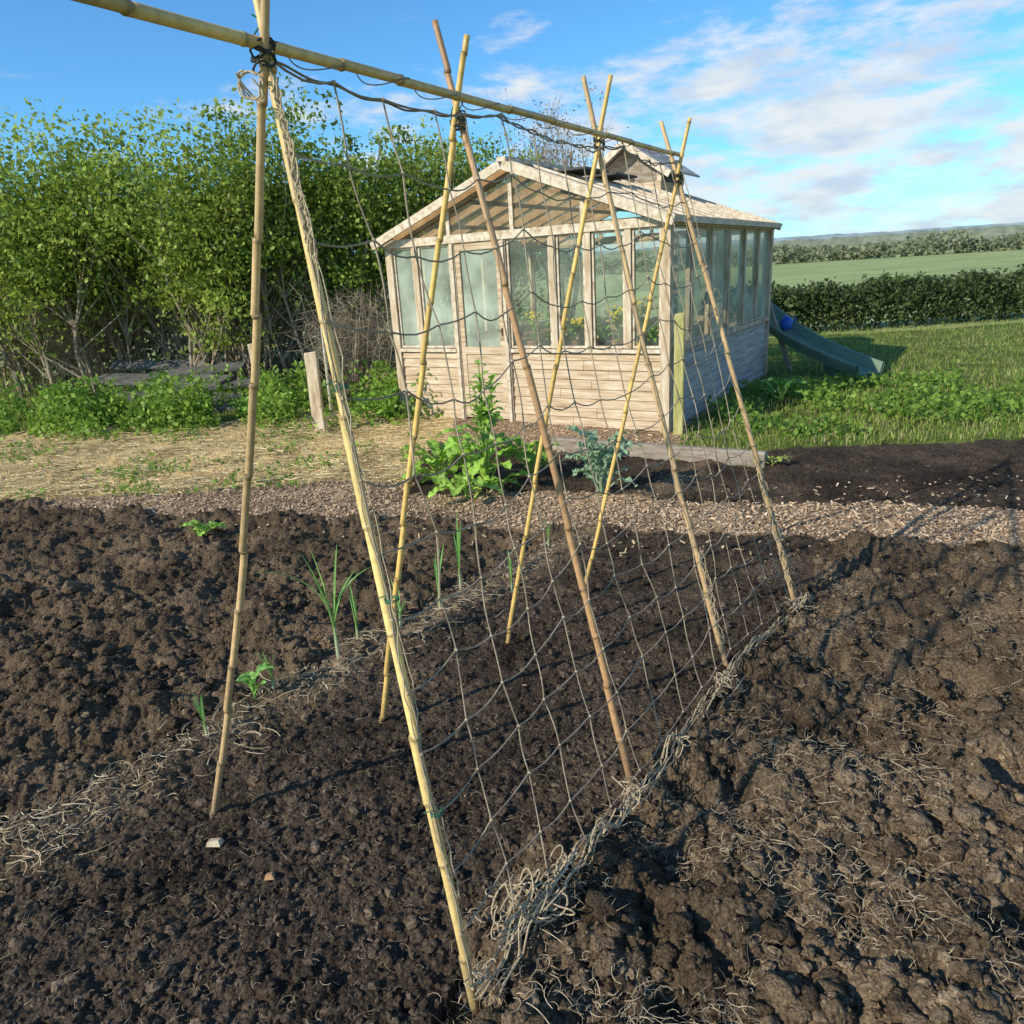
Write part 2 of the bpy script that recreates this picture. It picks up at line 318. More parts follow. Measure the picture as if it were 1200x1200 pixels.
# ------------------------------------------------------------ clods
def ico(sub,var):
    bm=bmesh.new(); bmesh.ops.create_icosphere(bm,subdivisions=sub,radius=1); bm.verts.ensure_lookup_table()
    res=[]
    Fi=np.array([[v.index for v in f.verts] for f in bm.faces])
    for k in range(var):
        o=Vector((k*7.3,k*3.1,k)); a=[]
        sc_=Vector((1,random.uniform(.65,.95),random.uniform(.55,.85)))
        for v in bm.verts:
            p=v.co.normalized(); d=.95+.55*noise.noise(p*1.1+o)+.35*noise.noise(p*2.6+o)-.12*abs(noise.noise(p*4.2+o))+.34*noise.noise(p*7+o); q=p*max(.3,d); a.append((q.x*sc_.x,q.y*sc_.y,q.z*sc_.z))
        res.append(np.array(a))
    bm.free(); return res,Fi
def scatter(n,amax,ymin,ymax,pw=1.0):
    u=RNG.random(n); yy=np.exp(np.log(ymin+.7)+u**pw*(np.log(ymax+.7)-np.log(ymin+.7)))-.7
    xx=(RNG.random(n)*2-1)*amax*(yy+1.5); return xx,yy
def clods(name,n,sub,zs,r0,r1,ym,pw=3.5,cvar=.9,mat='clod'):
    xs,ys=scatter(n,.8,.4,ym); zz,ss=zone(xs,ys); k=np.isin(zz,zs)
    if r1>.03: k&=(fbm(xs*2.4,ys*2.4,91)+.5*RNG.random(n)>.55)
    xs,ys,zz,ss=xs[k],ys[k],zz[k],ss[k]; n=len(xs)
    hs=H(xs,ys,zz,ss); R=r0+(r1-r0)*RNG.random(n)**pw
    vs,Fi=ico(sub,14); nv=len(vs[0]); V=np.zeros((n,nv,3)); 
    cc=zcol(xs,ys,zz)*(.65+cvar*RNG.random((n,1))**1.5); C=np.repeat(cc[:,None,:],nv,1)
    for i in range(n):
        a=RNG.random(3)*6.28; ca,sa=math.cos(a[0]),math.sin(a[0]); cb,sb=math.cos(a[1]),math.sin(a[1])
        Rm=np.array([[ca,-sa,0],[sa,ca,0],[0,0,1]])@np.array([[1,0,0],[0,cb,-sb],[0,sb,cb]])
        V[i]=(vs[i%14]@Rm.T)*R[i]*np.array([1,1,.8])+np.array([xs[i],ys[i],hs[i]+R[i]*.25])
    Fa=(Fi[None]+(np.arange(n)*nv)[:,None,None]).reshape(-1,3)
    return tag(bulk(name,V.reshape(-1,3),Fa,MT[mat],C.reshape(-1,3),smooth=sub>2),kind='stuff')
tag(clods('soil_clods',5200,3,[1,5],.010,.046,4.2,pw=2.6),'rough brown clods of dug turf heaped along the trench','soil clods')
tag(clods('soil_crumbs',60000,1,[0,1,5],.002,.011,6.0,mat='crumb'),'fine dark crumbs of soil strewn over the dug beds','soil crumbs')
tag(clods('soil_lumps',17000,2,[0,1,5],.005,.022,5.6,mat='crumb'),'dark lumps of soil lying across the planting bed','soil lumps')
# ------------------------------------------------------------ fibres / straw / chips / grass
def strands(name,xs,ys,L0,L1,wd,cols,lift=.01,curve=.6,arch=.35):
    n=len(xs); zz,ss=zone(xs,ys); hs=H(xs,ys,zz,ss)+lift*RNG.random(n)
    k=4; a=RNG.random(n)*6.28; Ln=L0+(L1-L0)*RNG.random(n)**2; cv=(RNG.random(n)-.5)*2*curve; V=np.zeros((n,(k+1)*2,3))
    px,py=xs.copy(),ys.copy(); tl=(RNG.random(n)-.25)*arch
    for i in range(k+1):
        nx,ny=-np.sin(a),np.cos(a); W=wd*(.6+.8*RNG.random(n))
        zc=hs+.004+tl*Ln*np.sin(i/k*2.6)*.5
        V[:,2*i]=np.stack([px-nx*W,py-ny*W,zc],1); V[:,2*i+1]=np.stack([px+nx*W,py+ny*W,zc+W*.8],1)
        px=px+np.cos(a)*Ln/k; py=py+np.sin(a)*Ln/k; a=a+cv
    b=np.array([[2*i,2*i+1,2*i+3,2*i+2] for i in range(k)]); F=(b[None]+(np.arange(n)*(k+1)*2)[:,None,None]).reshape(-1,4)
    cols=np.array(cols); c=cols[RNG.integers(0,len(cols),n)]*(.7+.6*RNG.random((n,1)))
    return tag(bulk(name,V.reshape(-1,3),F,MT['fibre'],np.repeat(c,(k+1)*2,0)),kind='stuff')
def pick(n,zs,ym,extra=None,y0=.4):
    xs,ys=scatter(n,.8,y0,ym); zz,ss=zone(xs,ys); k=np.isin(zz,zs)
    if extra is not None: k&=extra(xs,ys,ss)
    return xs[k],ys[k]
SC=[(.70,.51,.25),(.56,.39,.18),(.80,.64,.36)]
xs,ys=pick(70000,[2],9.6,y0=2); tag(strands('straw',xs,ys,.05,.2,.0028,SC,.03,arch=.25),'dry yellow straw mulch spread over the ground','straw')
xs,ys=pick(140000,[0,5],4.9,lambda x,y,s:np.exp(-((s+1.45)/.12)**2)*fbm(x*5,y*5,58)*.9>RNG.random(len(x))*.9); tag(strands('dry_grass_strip',xs,ys,.02,.12,.0010,[(.52,.39,.23),(.38,.28,.16),(.60,.48,.31)],.035,.6,.3),'sparse strip of dry grass running through the dug bed','dry grass')
xs,ys=pick(48000,[1],5,lambda x,y,s:fbm(x*3.5,y*3.5,61)>.44); tag(strands('dead_grass',xs,ys,.02,.08,.0006,[(.40,.30,.18),(.28,.20,.13),(.52,.41,.26)],.06,.8,.9),'dry dead grass roots caught in the brown clods','dead grass')
xs,ys=pick(16000,[0,5],4.8); tag(strands('root_fibre',xs,ys,.015,.05,.0005,[(.34,.25,.16),(.24,.175,.11)],.03,.9,.6),'thin root fibres scattered on the dark bed','root fibres')
def chips(name,xs,ys,s0,s1,cols):
    n=len(xs); zz,ss=zone(xs,ys); hs=H(xs,ys,zz,ss); B=np.array([(a,b,c) for c in(-1,1) for b in(-1,1) for a in(-1,1)],float)
    V=np.zeros((n,8,3)); 
    sz=np.stack([s0+(s1-s0)*RNG.random(n)**2,s0*.5+(s1-s0)*.22*RNG.random(n),.0015+.002*RNG.random(n)],1)
    a=RNG.random(n)*6.28; t=(RNG.random(n)-.5)*1.1; q=B[None]*sz[:,None,:]
    x1=q[...,0]*np.cos(t)[:,None]+q[...,2]*np.sin(t)[:,None]; z1=-q[...,0]*np.sin(t)[:,None]+q[...,2]*np.cos(t)[:,None]
    V[...,0]=x1*np.cos(a)[:,None]-q[...,1]*np.sin(a)[:,None]+xs[:,None]; V[...,1]=x1*np.sin(a)[:,None]+q[...,1]*np.cos(a)[:,None]+ys[:,None]; V[...,2]=z1+(hs+.006)[:,None]
    b=np.array([[0,1,3,2],[4,6,7,5],[0,4,5,1],[1,5,7,3],[3,7,6,2],[2,6,4,0]]); F=(b[None]+(np.arange(n)*8)[:,None,None]).reshape(-1,4)
    cols=np.array(cols); c=cols[RNG.integers(0,len(cols),n)]*(.6+.8*RNG.random((n,1)))
    return tag(bulk(name,V.reshape(-1,3),F,MT['fibre'],np.repeat(c,8,0)),kind='stuff')
xs,ys=pick(80000,[3],9.3,y0=3); xs2,ys2=pick(5000,[0,5],5.2,lambda x,y,s:(y>4.2-.3*x)&(RNG.random(len(x))<.6),y0=2.5); xs3,ys3=pick(300,[0,1,5],4)
tag(chips('wood_chips',np.concatenate([xs,xs2]),np.concatenate([ys,ys2]),.005,.024,[(.52,.36,.22),(.38,.25,.15),(.22,.14,.085),(.62,.46,.30)]),'brown wood chips covering the path behind the bed','wood chips')
tag(chips('bark_fragments',xs3,ys3,.003,.009,[(.30,.20,.12),(.22,.14,.09)]),'tiny bark fragments lying on the soil','bark fragments')
def blades(name,xs,ys,h0,h1,wd,cols,label,cat,zoff=0):
    n=len(xs); zz,ss=zone(xs,ys); hs=H(xs,ys,zz,ss)+zoff; a=RNG.random(n)*6.28; Ln=h0+(h1-h0)*RNG.random(n); ln=RNG.random(n)*.6; V=np.zeros((n,5,3))
    dx,dy=np.cos(a),np.sin(a); b=RNG.random(n)*6.28; sx_,sy_=np.cos(b)*wd,np.sin(b)*wd
    V[:,0]=np.stack([xs-sx_,ys-sy_,hs-.01],1);V[:,1]=np.stack([xs+sx_,ys+sy_,hs-.01],1)
    mx_=xs+dx*Ln*ln*.35;my_=ys+dy*Ln*ln*.35
    V[:,2]=np.stack([mx_-sx_*.8,my_-sy_*.8,hs+Ln*.6],1);V[:,3]=np.stack([mx_+sx_*.8,my_+sy_*.8,hs+Ln*.6],1);V[:,4]=np.stack([xs+dx*Ln*ln,ys+dy*Ln*ln,hs+Ln*(1-.3*ln)],1)
    t=np.array([[0,1,3],[0,3,2],[2,3,4]]); F=(t[None]+(np.arange(n)*5)[:,None,None]).reshape(-1,3)
    cols=np.array(cols); c=cols[RNG.integers(0,len(cols),n)]*(.6+.8*RNG.random((n,1)))
    o=bulk(name,V.reshape(-1,3),F,MT['leaf'],np.repeat(c,5,0)); return tag(o,label,cat,kind='stuff')
xs,ys=pick(70000,[4],16,y0=5.5)
blades('grass',xs,ys,.02,.085,.005,[(.17,.28,.04),(.27,.37,.06),(.34,.34,.10),(.40,.35,.16)],'short green grass beyond the beds and right of the greenhouse','grass')
def leafcloud(C0,size,cols,asp=.6):
    n=len(C0); a=RNG.normal(size=(n,3)); a/=np.linalg.norm(a,axis=1)[:,None]; b=np.cross(a,RNG.normal(size=(n,3))); b/=np.linalg.norm(b,axis=1)[:,None]
    s=(size*(.5+1.0*RNG.random(n)))[:,None]*.5
    V=np.stack([C0-a*s,C0+b*s*asp,C0+a*s,C0-b*s*asp],1); F=np.arange(n*4).reshape(n,4); return V.reshape(-1,3),F,np.repeat(cols,4,0)
def leafystuff(name,xs,ys,hf,size,pal,label,cat,ground=True):
    n=len(xs)
    if ground: zz,ss=zone(xs,ys); zc=H(xs,ys,zz,ss)+hf*RNG.random(n)**1.3
    else: zc=-.2+hf*RNG.random(n)**.8
    f=RNG.random((n,1)); c=np.array(pal[0])*(1-f)+np.array(pal[1])*f
    V,F,C=leafcloud(np.stack([xs,ys,zc],1),size,c,.7); return tag(bulk(name,V,F,MT['leaf'],C),label,cat,kind='stuff')
n=46000; xs=RNG.uniform(-8,-.7,n); ys=9.45+RNG.normal(0,.5,n)-.05*xs; fq=fbm(xs*2.6,ys*2.6,63)
k=fq>.55; xs,ys,fq=xs[k],ys[k],fq[k]
leafystuff('weeds',xs,ys,np.clip((fq-.52)*3.8,.05,.6),.06,((.13,.24,.03),(.34,.48,.07)),'fresh green nettles and weeds along the hedge bottom','weeds')
n=12000; xs=RNG.uniform(2.2,7,n); ys=RNG.uniform(6.5,9.2,n); k=fbm(xs*2,ys*2,66)>.52; xs,ys=xs[k],ys[k]
leafystuff('low_weeds',xs,ys,.17,.05,((.11,.21,.03),(.27,.40,.06)),'low leafy weeds in the grass beside the shaded greenhouse wall','weeds')
xs,ys=pick(15000,[2,3],9,lambda x,y,s:(fbm(x*2.2,y*2.2,64)>.57)&(x<-.3),y0=5.9)
leafystuff('seedling_weeds',xs,ys,.06,.04,((.14,.26,.04),(.30,.45,.08)),'small green seedlings sprouting through the straw','seedlings')
n=12000; xs=RNG.uniform(10,190,n); ys=150+RNG.normal(0,3,n)+.05*xs
leafystuff('far_wood',xs,ys,.6+4.2*fbm(xs*.09,xs*0,97),.85,((.20,.22,.13),(.34,.36,.20)),'hazy line of trees on the far side of the field','wood',ground=False)  # distance haze is mixed into the leaf colours
# ------------------------------------------------------------ trees
def tree(name,px,Yd,h,rx,label,cat='tree',group=None,zb=.9,nl=9000,size=.075,pal=((.13,.21,.025),(.46,.55,.09)),stems=4,ncl=60,seed=0,ry=None,loc=None,top=.95,barkr=.05,tw=.016):
    if loc is None:
        d=ray(px,300); X=d.x/d.y*Yd; loc=(X,Yd,0)
    r=np.random.default_rng(seed+100); t=thing(name,label,cat,loc,0,group)
    ry=ry or rx*.8; cz=(h+zb)/2; rz=(h-zb)/2
    dd=r.normal(size=(ncl,3)); dd/=np.linalg.norm(dd,axis=1)[:,None]; rad=r.random(ncl)**.45*r.uniform(.65,1.28,ncl)
    cc=dd*rad[:,None]*np.array([rx,ry,rz])*top+np.array([0,0,cz])
    cr_=r.uniform(.09,.34,ncl)*rx/1.2; per=nl//ncl; pts=[];cl=[]
    p0,p1=np.array(pal[0]),np.array(pal[1])
    for i in range(ncl):
        m_=int(per*(.4+cr_[i]/(.22*rx/1.2)*.6))+1
        q=np.clip(r.normal(size=(m_,3)),-1.7,1.7)*cr_[i]*np.array([1,1,.7]); pts.append(cc[i]+q); m=r.random()*.75
        f=np.clip(m+.35*r.random((m_,1)),0,1); cl.append((p0*(1-f)+p1*f)*(.65+.5*r.random((m_,1))))
    V,F,Cc=leafcloud(np.concatenate(pts),size,np.concatenate(cl)); bulk('crown',V,F,MT['leaf'],Cc,t)
    mb=MB()
    for k in range(stems):
        a=r.random()*6.28; lean=rx*.6*r.random(); top_=Vector((math.cos(a)*lean,math.sin(a)*lean*.7,h*.8)); b0=Vector((math.cos(a)*.3*rx,math.sin(a)*.25*rx,-.1))
        pp=[]; ph=r.random()*6
        for j in range(8):
            u=j/7; q=b0.lerp(top_,u); q.x+=.12*math.sin(u*7+k+ph); q.y+=.08*math.sin(u*5+2*k+ph); pp.append(q)
        R=barkr*r.uniform(.35,1.1); mb.tube(pp,[R*(1-.8*j/7) for j in range(8)],6)
        for i in r.choice(ncl,ncl//stems,replace=False):
            e=Vector(cc[i]); j=int(min(6,max(1,e.z/h*6*.8))); st=pp[j]; mid=st.lerp(e,.5)+Vector((0,0,-.06)); mb.tube([st,mid,e],[tw,tw*.6,tw*.25],4)
            if tw<.015:
                for _ in range(5): 
                    e2=e+Vector((r.uniform(-.4,.4),r.uniform(-.2,.2),r.uniform(0,.5))); mb.tube([e.lerp(mid,r.random()*.6),e2],[tw*.4,tw*.15],3,cap=False)
    mb.build('trunk',MT['bark'],t); return t
G1='hedgerow trees left of and behind the greenhouse'
spec=[(-60,13,4.1,2.0),(60,12.4,3.5,1.6),(150,13,4.2,1.5),(240,12.2,3.7,1.15),(325,12.7,4.2,1.3),(415,13.2,3.7,1.15),(495,14,4.1,1.3),(575,15.5,3.8,1.4)]
words=['first','second','third','fourth','fifth','sixth','seventh','eighth']
for i,(px,Yd,h,rx) in enumerate(spec):
    tree('hedgerow_tree',px,Yd,h,rx,'leafy many-stemmed hedgerow tree, %s from the left end of the tree row'%words[i],'tree',G1,zb=.85 if i%2 else 1.2,nl=16000,ncl=110,stems=8,seed=i,ry=1.1,barkr=.04,size=.072)
tree('background_tree',60,16.5,3.5,3.6,'dark tree filling the gap behind the left half of the tree row','tree',None,zb=-.2,nl=11000,size=.15,pal=((.05,.08,.016),(.18,.23,.04)),seed=20,ncl=110,top=1)
tree('background_tree',330,16.5,3.4,3.4,'dark tree filling the gap behind the right half of the tree row','tree',None,zb=-.2,nl=11000,size=.15,pal=((.05,.08,.016),(.18,.23,.04)),seed=21,ncl=110,top=1)
tree('bare_tree',650,17.5,5.1,1.5,'thin reddish budding tree rising behind the greenhouse ridge','tree',None,zb=1.5,nl=4200,size=.05,pal=((.28,.17,.09),(.42,.28,.15)),seed=22,ncl=110,stems=8,tw=.012)
def twigs(name,loc,rx,h,n,label,cat,rad=.006):
    t=thing(name,label,cat,loc); mb=MB()
    for i in range(n):
        a=random.random()*6.28; r=rx*random.random()**.5; b=Vector((math.cos(a)*r*.8,math.sin(a)*r*.3,-.03)); e=Vector((math.cos(a)*r*1.1+random.uniform(-.4,.4),math.sin(a)*r*.5,h*random.uniform(.4,1)))
        m=b.lerp(e,.55)+Vector((random.uniform(-.2,.2),random.uniform(-.1,.1),.12)); mb.tube([b,m,e],[rad,rad*.7,rad*.3],3,cap=False)
        for k in range(5):
            s_=m.lerp(e,random.random()); mb.tube([s_,s_+Vector((random.uniform(-.3,.3),random.uniform(-.2,.2),random.uniform(-.25,.25)))],[rad*.5,rad*.2],3,cap=False)
    mb.build('twigs',MT['bark'],t); return t
p=G(425,468); twigs('dry_shrub',(p.x,p.y+.3,0),.6,1.55,230,'tangled dry brown shrub beside the greenhouse left corner','shrub')
p=G(290,452); twigs('dry_shrub',(p.x,p.y+.3,0),1.2,2.0,300,'bare brown brushwood behind the stacked boards','shrub')
p=G(150,455); twigs('dry_shrub',(p.x,p.y+.3,0),1.4,1.8,240,'bare brown brushwood at the left under the trees','shrub')
p=G(30,460); twigs('dry_shrub',(p.x,p.y+.3,0),1.2,1.4,150,'bare brushwood furthest left beneath the trees','shrub')
def hedge(name,x0,x1,y0,y1,h,label,n,size=.10,pal=((.035,.06,.02),(.13,.17,.05))):
    t=thing(name,label,'hedge',((x0+x1)/2,(y0+y1)/2,-.15)); L_=math.hypot(x1-x0,y1-y0); u=RNG.random(n); th=RNG.normal(0,.32,n); zz=RNG.random(n)**.7*(h+.45*(fbm(u*L_*1.6,u*0,77)-.5))+.06*RNG.normal(size=n)
    cx=x0+(x1-x0)*u-(x0+x1)/2; cy=y0+(y1-y0)*u+th-(y0+y1)/2; f=RNG.random((n,1)); c=np.array(pal[0])*(1-f)+np.array(pal[1])*f
    V,F,C=leafcloud(np.stack([cx,cy,zz],1),size,c); bulk('foliage',V,F,MT['leaf'],C,t)
    mb=MB(); 
    for i in range(int(L_/.35)):
        k=i*.35/L_; X=x0+(x1-x0)*k-(x0+x1)/2; Yk=y0+(y1-y0)*k-(y0+y1)/2; mb.tube([(X,Yk,-.05),(X+random.uniform(-.1,.1),Yk,h*.85)],[.03,.01],5)
    mb.build('stems',MT['bark'],t)
hedge('field_hedge',5.0,20,17.6,18.8,1.0,'dark clipped hedge between the lawn and the far field',30000)
# ------------------------------------------------------------ greenhouse
gh=thing('greenhouse','weathered timber greenhouse with plank base, gable roof and small ridge cupola','greenhouse',FL,math.atan2(WD.y,WD.x))
EH=1.95; AP=2.56; SH=.78; MIDX=GW/2
def boards(name,x0,x1,yy,axis,mat,z0=.0,z1=SH-.03,face=-1,bh=.098):
    mb=MB(); z_=z0; i=0
    while z_<z1-.02:
        ze=min(z_+bh-.006,z1); o=random.uniform(-.004,.006); t=.022
        segs=[x0]+([x0+(x1-x0)*random.uniform(.3,.7)] if (x1-x0)>1.2 else [])+[x1]
        for a,b in zip(segs[:-1],segs[1:]):
            a+=.002;b-=.002; oo=o+random.uniform(-.003,.003); f=face
            lo=yy+f*(oo+.010+t*.5); li=yy-f*t*.5; up_=yy+f*(oo+t*.5-.004)
            if axis=='x':
                vs=[(a,lo,z_),(b,lo,z_),(b,li,z_),(a,li,z_),(a,up_,ze),(b,up_,ze),(b,li,ze),(a,li,ze)]
            else:
                vs=[(lo,a,z_),(lo,b,z_),(li,b,z_),(li,a,z_),(up_,a,ze),(up_,b,ze),(li,b,ze),(li,a,ze)]
            mb.add(vs,[(3,2,1,0),(4,5,6,7),(0,1,5,4),(1,2,6,5),(2,3,7,6),(3,0,4,7)])
        z_+=bh
    return mb.build(name,mat,gh)
boards('plank_wall',.05,.85,0,'x',MT['plank']); boards('plank_wall',1.56,GW-.05,0,'x',MT['plank'])
boards('plank_wall',.05,GD-.05,GW,'y',MT['plank_grey'],face=1); boards('plank_wall',.05,GD-.05,0,'y',MT['plank_grey'],face=-1); boards('plank_wall',.05,GW-.05,GD,'x',MT['plank'],face=1)
def part(name,mat,fn,parent=gh):
    mb=MB(); fn(mb); return mb.build(name,mat,parent)
for X,Yc in((0,0),(GW,0),(0,GD),(GW,GD)):
    part('corner_post',MT['post'],lambda m:m.box(X-.045,X+.045,Yc-.045,Yc+.045,-.05,EH))
FP=[.37,.88,1.53,2.11,2.5,2.92]
for u in FP:
    lo=-.02 if u in(.88,1.53) else SH+.026
    part('post',MT['post'],lambda m:m.box(u-.032,u+.032,-.04,.035,lo,EH-.04))
SP=[GD/6*i for i in range(1,6)]
for X in(0,GW):
    for v in SP: part('post',MT['post'],lambda m:m.box(X-.035,X+.035,v-.03,v+.03,SH+.026,EH-.04))
for u in(.66,1.32,1.98,2.64): part('post',MT['post'],lambda m:m.box(u-.03,u+.03,GD-.035,GD+.035,SH+.026,EH-.04))
for a,b in((.0455,.848),(1.562,GW-.0455)): part('sill',MT['pale'],lambda m:m.box(a,b,-.05,.04,SH-.018,SH+.018))
part('sill',MT['post'],lambda m:m.box(GW-.04,GW+.06,.046,GD-.046,SH-.025,SH+.025)); part('sill',MT['post'],lambda m:m.box(-.06,.04,.046,GD-.046,SH-.025,SH+.025)); part('sill',MT['post'],lambda m:m.box(.046,GW-.046,GD-.04,GD+.06,SH-.025,SH+.025))
part('top_plate',MT['pale'],lambda m:m.box(-.05,GW+.05,-.055,.03,EH-.039,EH+.045)); part('top_plate',MT['post'],lambda m:m.box(-.05,GW+.05,GD-.03,GD+.055,EH-.039,EH+.045))
for X in(0,GW): part('top_plate',MT['post'],lambda m:m.box(X-.045,X+.045,.031,GD-.031,EH-.037,EH+.04))
def window(a,b,pos,axis,mat,frame=.022,z0=SH+.027,z1=EH-.041,pm=MT['pale']):
    mb=MB(); e=.018
    def bx(a0,a1,zz0,zz1):
        if axis=='x': mb.box(a0,a1,pos-e,pos+e,zz0,zz1)
        else: mb.box(pos-e,pos+e,a0,a1,zz0,zz1)
    bx(a,a+frame,z0,z1);bx(b-frame,b,z0,z1);bx(a+frame,b-frame,z0,z0+frame);bx(a+frame,b-frame,z1-frame,z1)
    f=mb.build('window',pm,gh); m2=MB(); g0,g1=a+frame,b-frame; h0,h1=z0+frame,z1-frame
    if axis=='x': m2.add([(g0,pos,h0),(g1,pos,h0),(g1,pos,h1),(g0,pos,h1)],[(0,1,2,3)])
    else: m2.add([(pos,g0,h0),(pos,g1,h0),(pos,g1,h1),(pos,g0,h1)],[(0,1,2,3)])
    m2.build('pane',mat,f)
def bays(pts,half,pos,axis,mats,**k):
    for i,(a,b) in enumerate(zip(pts[:-1],pts[1:])): 
        if mats[i] is not None: window(a+half+.003,b-half-.003,pos,axis,mats[i],**k)
g,hz=MT['glass'],MT['haze']
bays([.012]+FP+[GW-.012],.034,0,'x',[hz,hz,None,g,g,g,g])
bays([.015]+SP+[GD-.015],.034,GW,'y',[hz]*6,pm=MT['post'],frame=.018); bays([.015]+SP+[GD-.015],.034,0,'y',[g,g,g,g,g,g],pm=MT['post'],frame=.018)
bays([.015,.66,1.32,1.98,2.64,GW-.015],.034,GD,'x',[g,g,g,g,g],pm=MT['post'])
dmb=MB(); zb=.03
for a,b,z0,z1 in((.915,.975,.03,EH-.045),(1.435,1.495,.03,EH-.045),(.975,1.435,.03,.11),(.975,1.435,.74,.82),(.975,1.435,EH-.12,EH-.045)): dmb.box(a,b,-.03,.012,z0,z1)
for i in range(6): dmb.box(.977,1.433,-.022,-.004,.112+i*.1045,.112+(i+1)*.1045-.006)
dr=dmb.build('door',MT['plank'],gh)
part('pane',MT['haze'],lambda m:m.add([(.975,-.01,.82),(1.435,-.01,.82),(1.435,-.01,EH-.12),(.975,-.01,EH-.12)],[(0,1,2,3)]),dr)
part('handle',MT['handle'],lambda m:(m.box(1.455,1.475,-.045,-.031,.94,1.02),m.box(1.43,1.465,-.056,-.046,.985,1.0)),dr)
part('vertical_batten',MT['pale'],lambda m:m.box(.868,.9,-.058,-.042,.0,EH-.045)); part('vertical_batten',MT['pale'],lambda m:m.box(1.515,1.55,-.058,-.042,.0,EH-.045))
for Yg in(0,GD):
    gp=part('gable_glazing',MT['gable'],lambda m:m.add([(.05,Yg,EH+.05),(GW-.05,Yg,EH+.05),(MIDX,Yg,AP-.02)],[(0,1,2)]))
    for u in(.85,MIDX,2.45):
        zt=EH+(AP-EH)*(1-abs(u-MIDX)/MIDX)-.03
        part('gable_bar',MT['pale'],lambda m:m.box(u-.022,u+.022,Yg-.03,Yg-.004,EH+.046,zt))
ov=.16
for sgn in(-1,1):
    ex=MIDX+sgn*(MIDX+.10); ez=EH-(AP-EH)/MIDX*.10+.06; rz_=AP+.06
    V=[(MIDX,-ov,rz_),(ex,-ov,ez),(ex,GD+.1,ez),(MIDX,GD+.1,rz_)]
    rf=part('roof',MT['roofs'] if sgn<0 else MT['roofg'],lambda m:m.add(V,[(0,1,2,3)]))
    for i in range(10):
        v=-ov+.06+(GD+.1+ov-.12)*i/9
        part('glazing_bar',MT['pale'],lambda m:m.beam((MIDX+sgn*.02,v,rz_+.014),(ex,v,ez+.014),.035,.022),rf)
    for i in range(9):
        v=.05+(GD-.1)*i/8
        part('rafter',MT['rafter'],lambda m:m.beam((MIDX+sgn*.03,v,AP-.0),(MIDX+sgn*(MIDX-.05),v,EH+.03),.045,.09),rf)
    for k in(.33,.66):
        X=MIDX+sgn*MIDX*k; Z=AP-(AP-EH)*k+.01
        part('purlin',MT['rafter'],lambda m:m.beam((X,.08,Z-.06),(X,GD-.08,Z-.06),.05,.04),rf)
    part('bargeboard',MT['pale'],lambda m:m.beam((MIDX+sgn*.012,-ov-.012,rz_-.03),(ex+sgn*.02,-ov-.012,ez-.03),.022,.085))
    part('bargeboard',MT['pale'],lambda m:m.beam((MIDX+sgn*.012,GD+.112,rz_-.03),(ex+sgn*.02,GD+.112,ez-.03),.022,.085))
    part('eave_board',MT['pale'],lambda m:m.beam((ex+sgn*.012,-ov,ez-.01),(ex+sgn*.012,GD+.1,ez-.01),.02,.06))
part('ridge_beam',MT['pale'],lambda m:m.box(MIDX-.05,MIDX+.05,-ov,GD+.1,rz_+.002,rz_+.045))
part('collar_tie',MT['rafter'],lambda m:m.box(.3,GW-.3,1.25,1.3,EH+.06,EH+.13)); part('collar_tie',MT['rafter'],lambda m:m.box(.3,GW-.3,2.5,2.55,EH+.06,EH+.13))
for v0 in(.55,1.35):
    sl=(AP-EH)/MIDX
    part('roof_vent',MT['dark'],lambda m:(m.beam((MIDX+.30,v0,AP+.06-sl*.30+.05),(MIDX+.30,v0+.62,AP+.06-sl*.30+.05),.5,.022)))
# cupola
cv0,cv1=3.0,3.9; cw=.47; cb=AP-.1; ce=AP+.20; ca=AP+.53
cu=part('cupola',MT['plank'],lambda m:m.box(MIDX-cw+.03,MIDX+cw-.03,cv0+.02,cv1-.02,cb-.02,AP+.03))
for X in(MIDX-cw+.05,MIDX+cw-.05):
    for Yc in(cv0+.04,cv1-.04): part('corner_post',MT['pale'],lambda m:m.box(X-.03,X+.03,Yc-.03,Yc+.03,AP+.031,ce+.03),cu)
part('dark_panel',MT['dark'],lambda m:m.box(MIDX+cw-.06,MIDX+cw-.05,cv0+.07,cv1-.07,AP+.031,ce-.02),cu); part('dark_panel',MT['dark'],lambda m:m.box(MIDX-cw+.05,MIDX-cw+.06,cv0+.07,cv1-.07,AP+.031,ce-.02),cu)  # plain flat dark sheets on both sides below the cupola roof
part('gable_panel',MT['timber'],lambda m:m.add([(MIDX-cw+.04,cv0+.06,AP+.031),(MIDX+cw-.04,cv0+.06,AP+.031),(MIDX+cw-.04,cv0+.06,ce),(MIDX,cv0+.06,ca-.03),(MIDX-cw+.04,cv0+.06,ce)],[(0,1,2,3,4)]),cu)
for sgn in(-1,1):
    ex=MIDX+sgn*(cw+.16); ez=ce-.09
    mb=MB(); t=.025
    mb.add([(MIDX,cv0-.16,ca),(ex,cv0-.16,ez),(ex,cv1+.12,ez),(MIDX,cv1+.12,ca),(MIDX,cv0-.16,ca+t),(ex,cv0-.16,ez+t),(ex,cv1+.12,ez+t),(MIDX,cv1+.12,ca+t)],[(3,2,1,0),(4,5,6,7),(0,1,5,4),(1,2,6,5),(2,3,7,6)])
    mb.build('cupola_roof',MT['plank_grey'],cu)
    part('bargeboard',MT['pale'],lambda m:m.beam((MIDX+sgn*.01,cv0-.175,ca-.03),(ex,cv0-.175,ez-.03),.02,.08),cu)
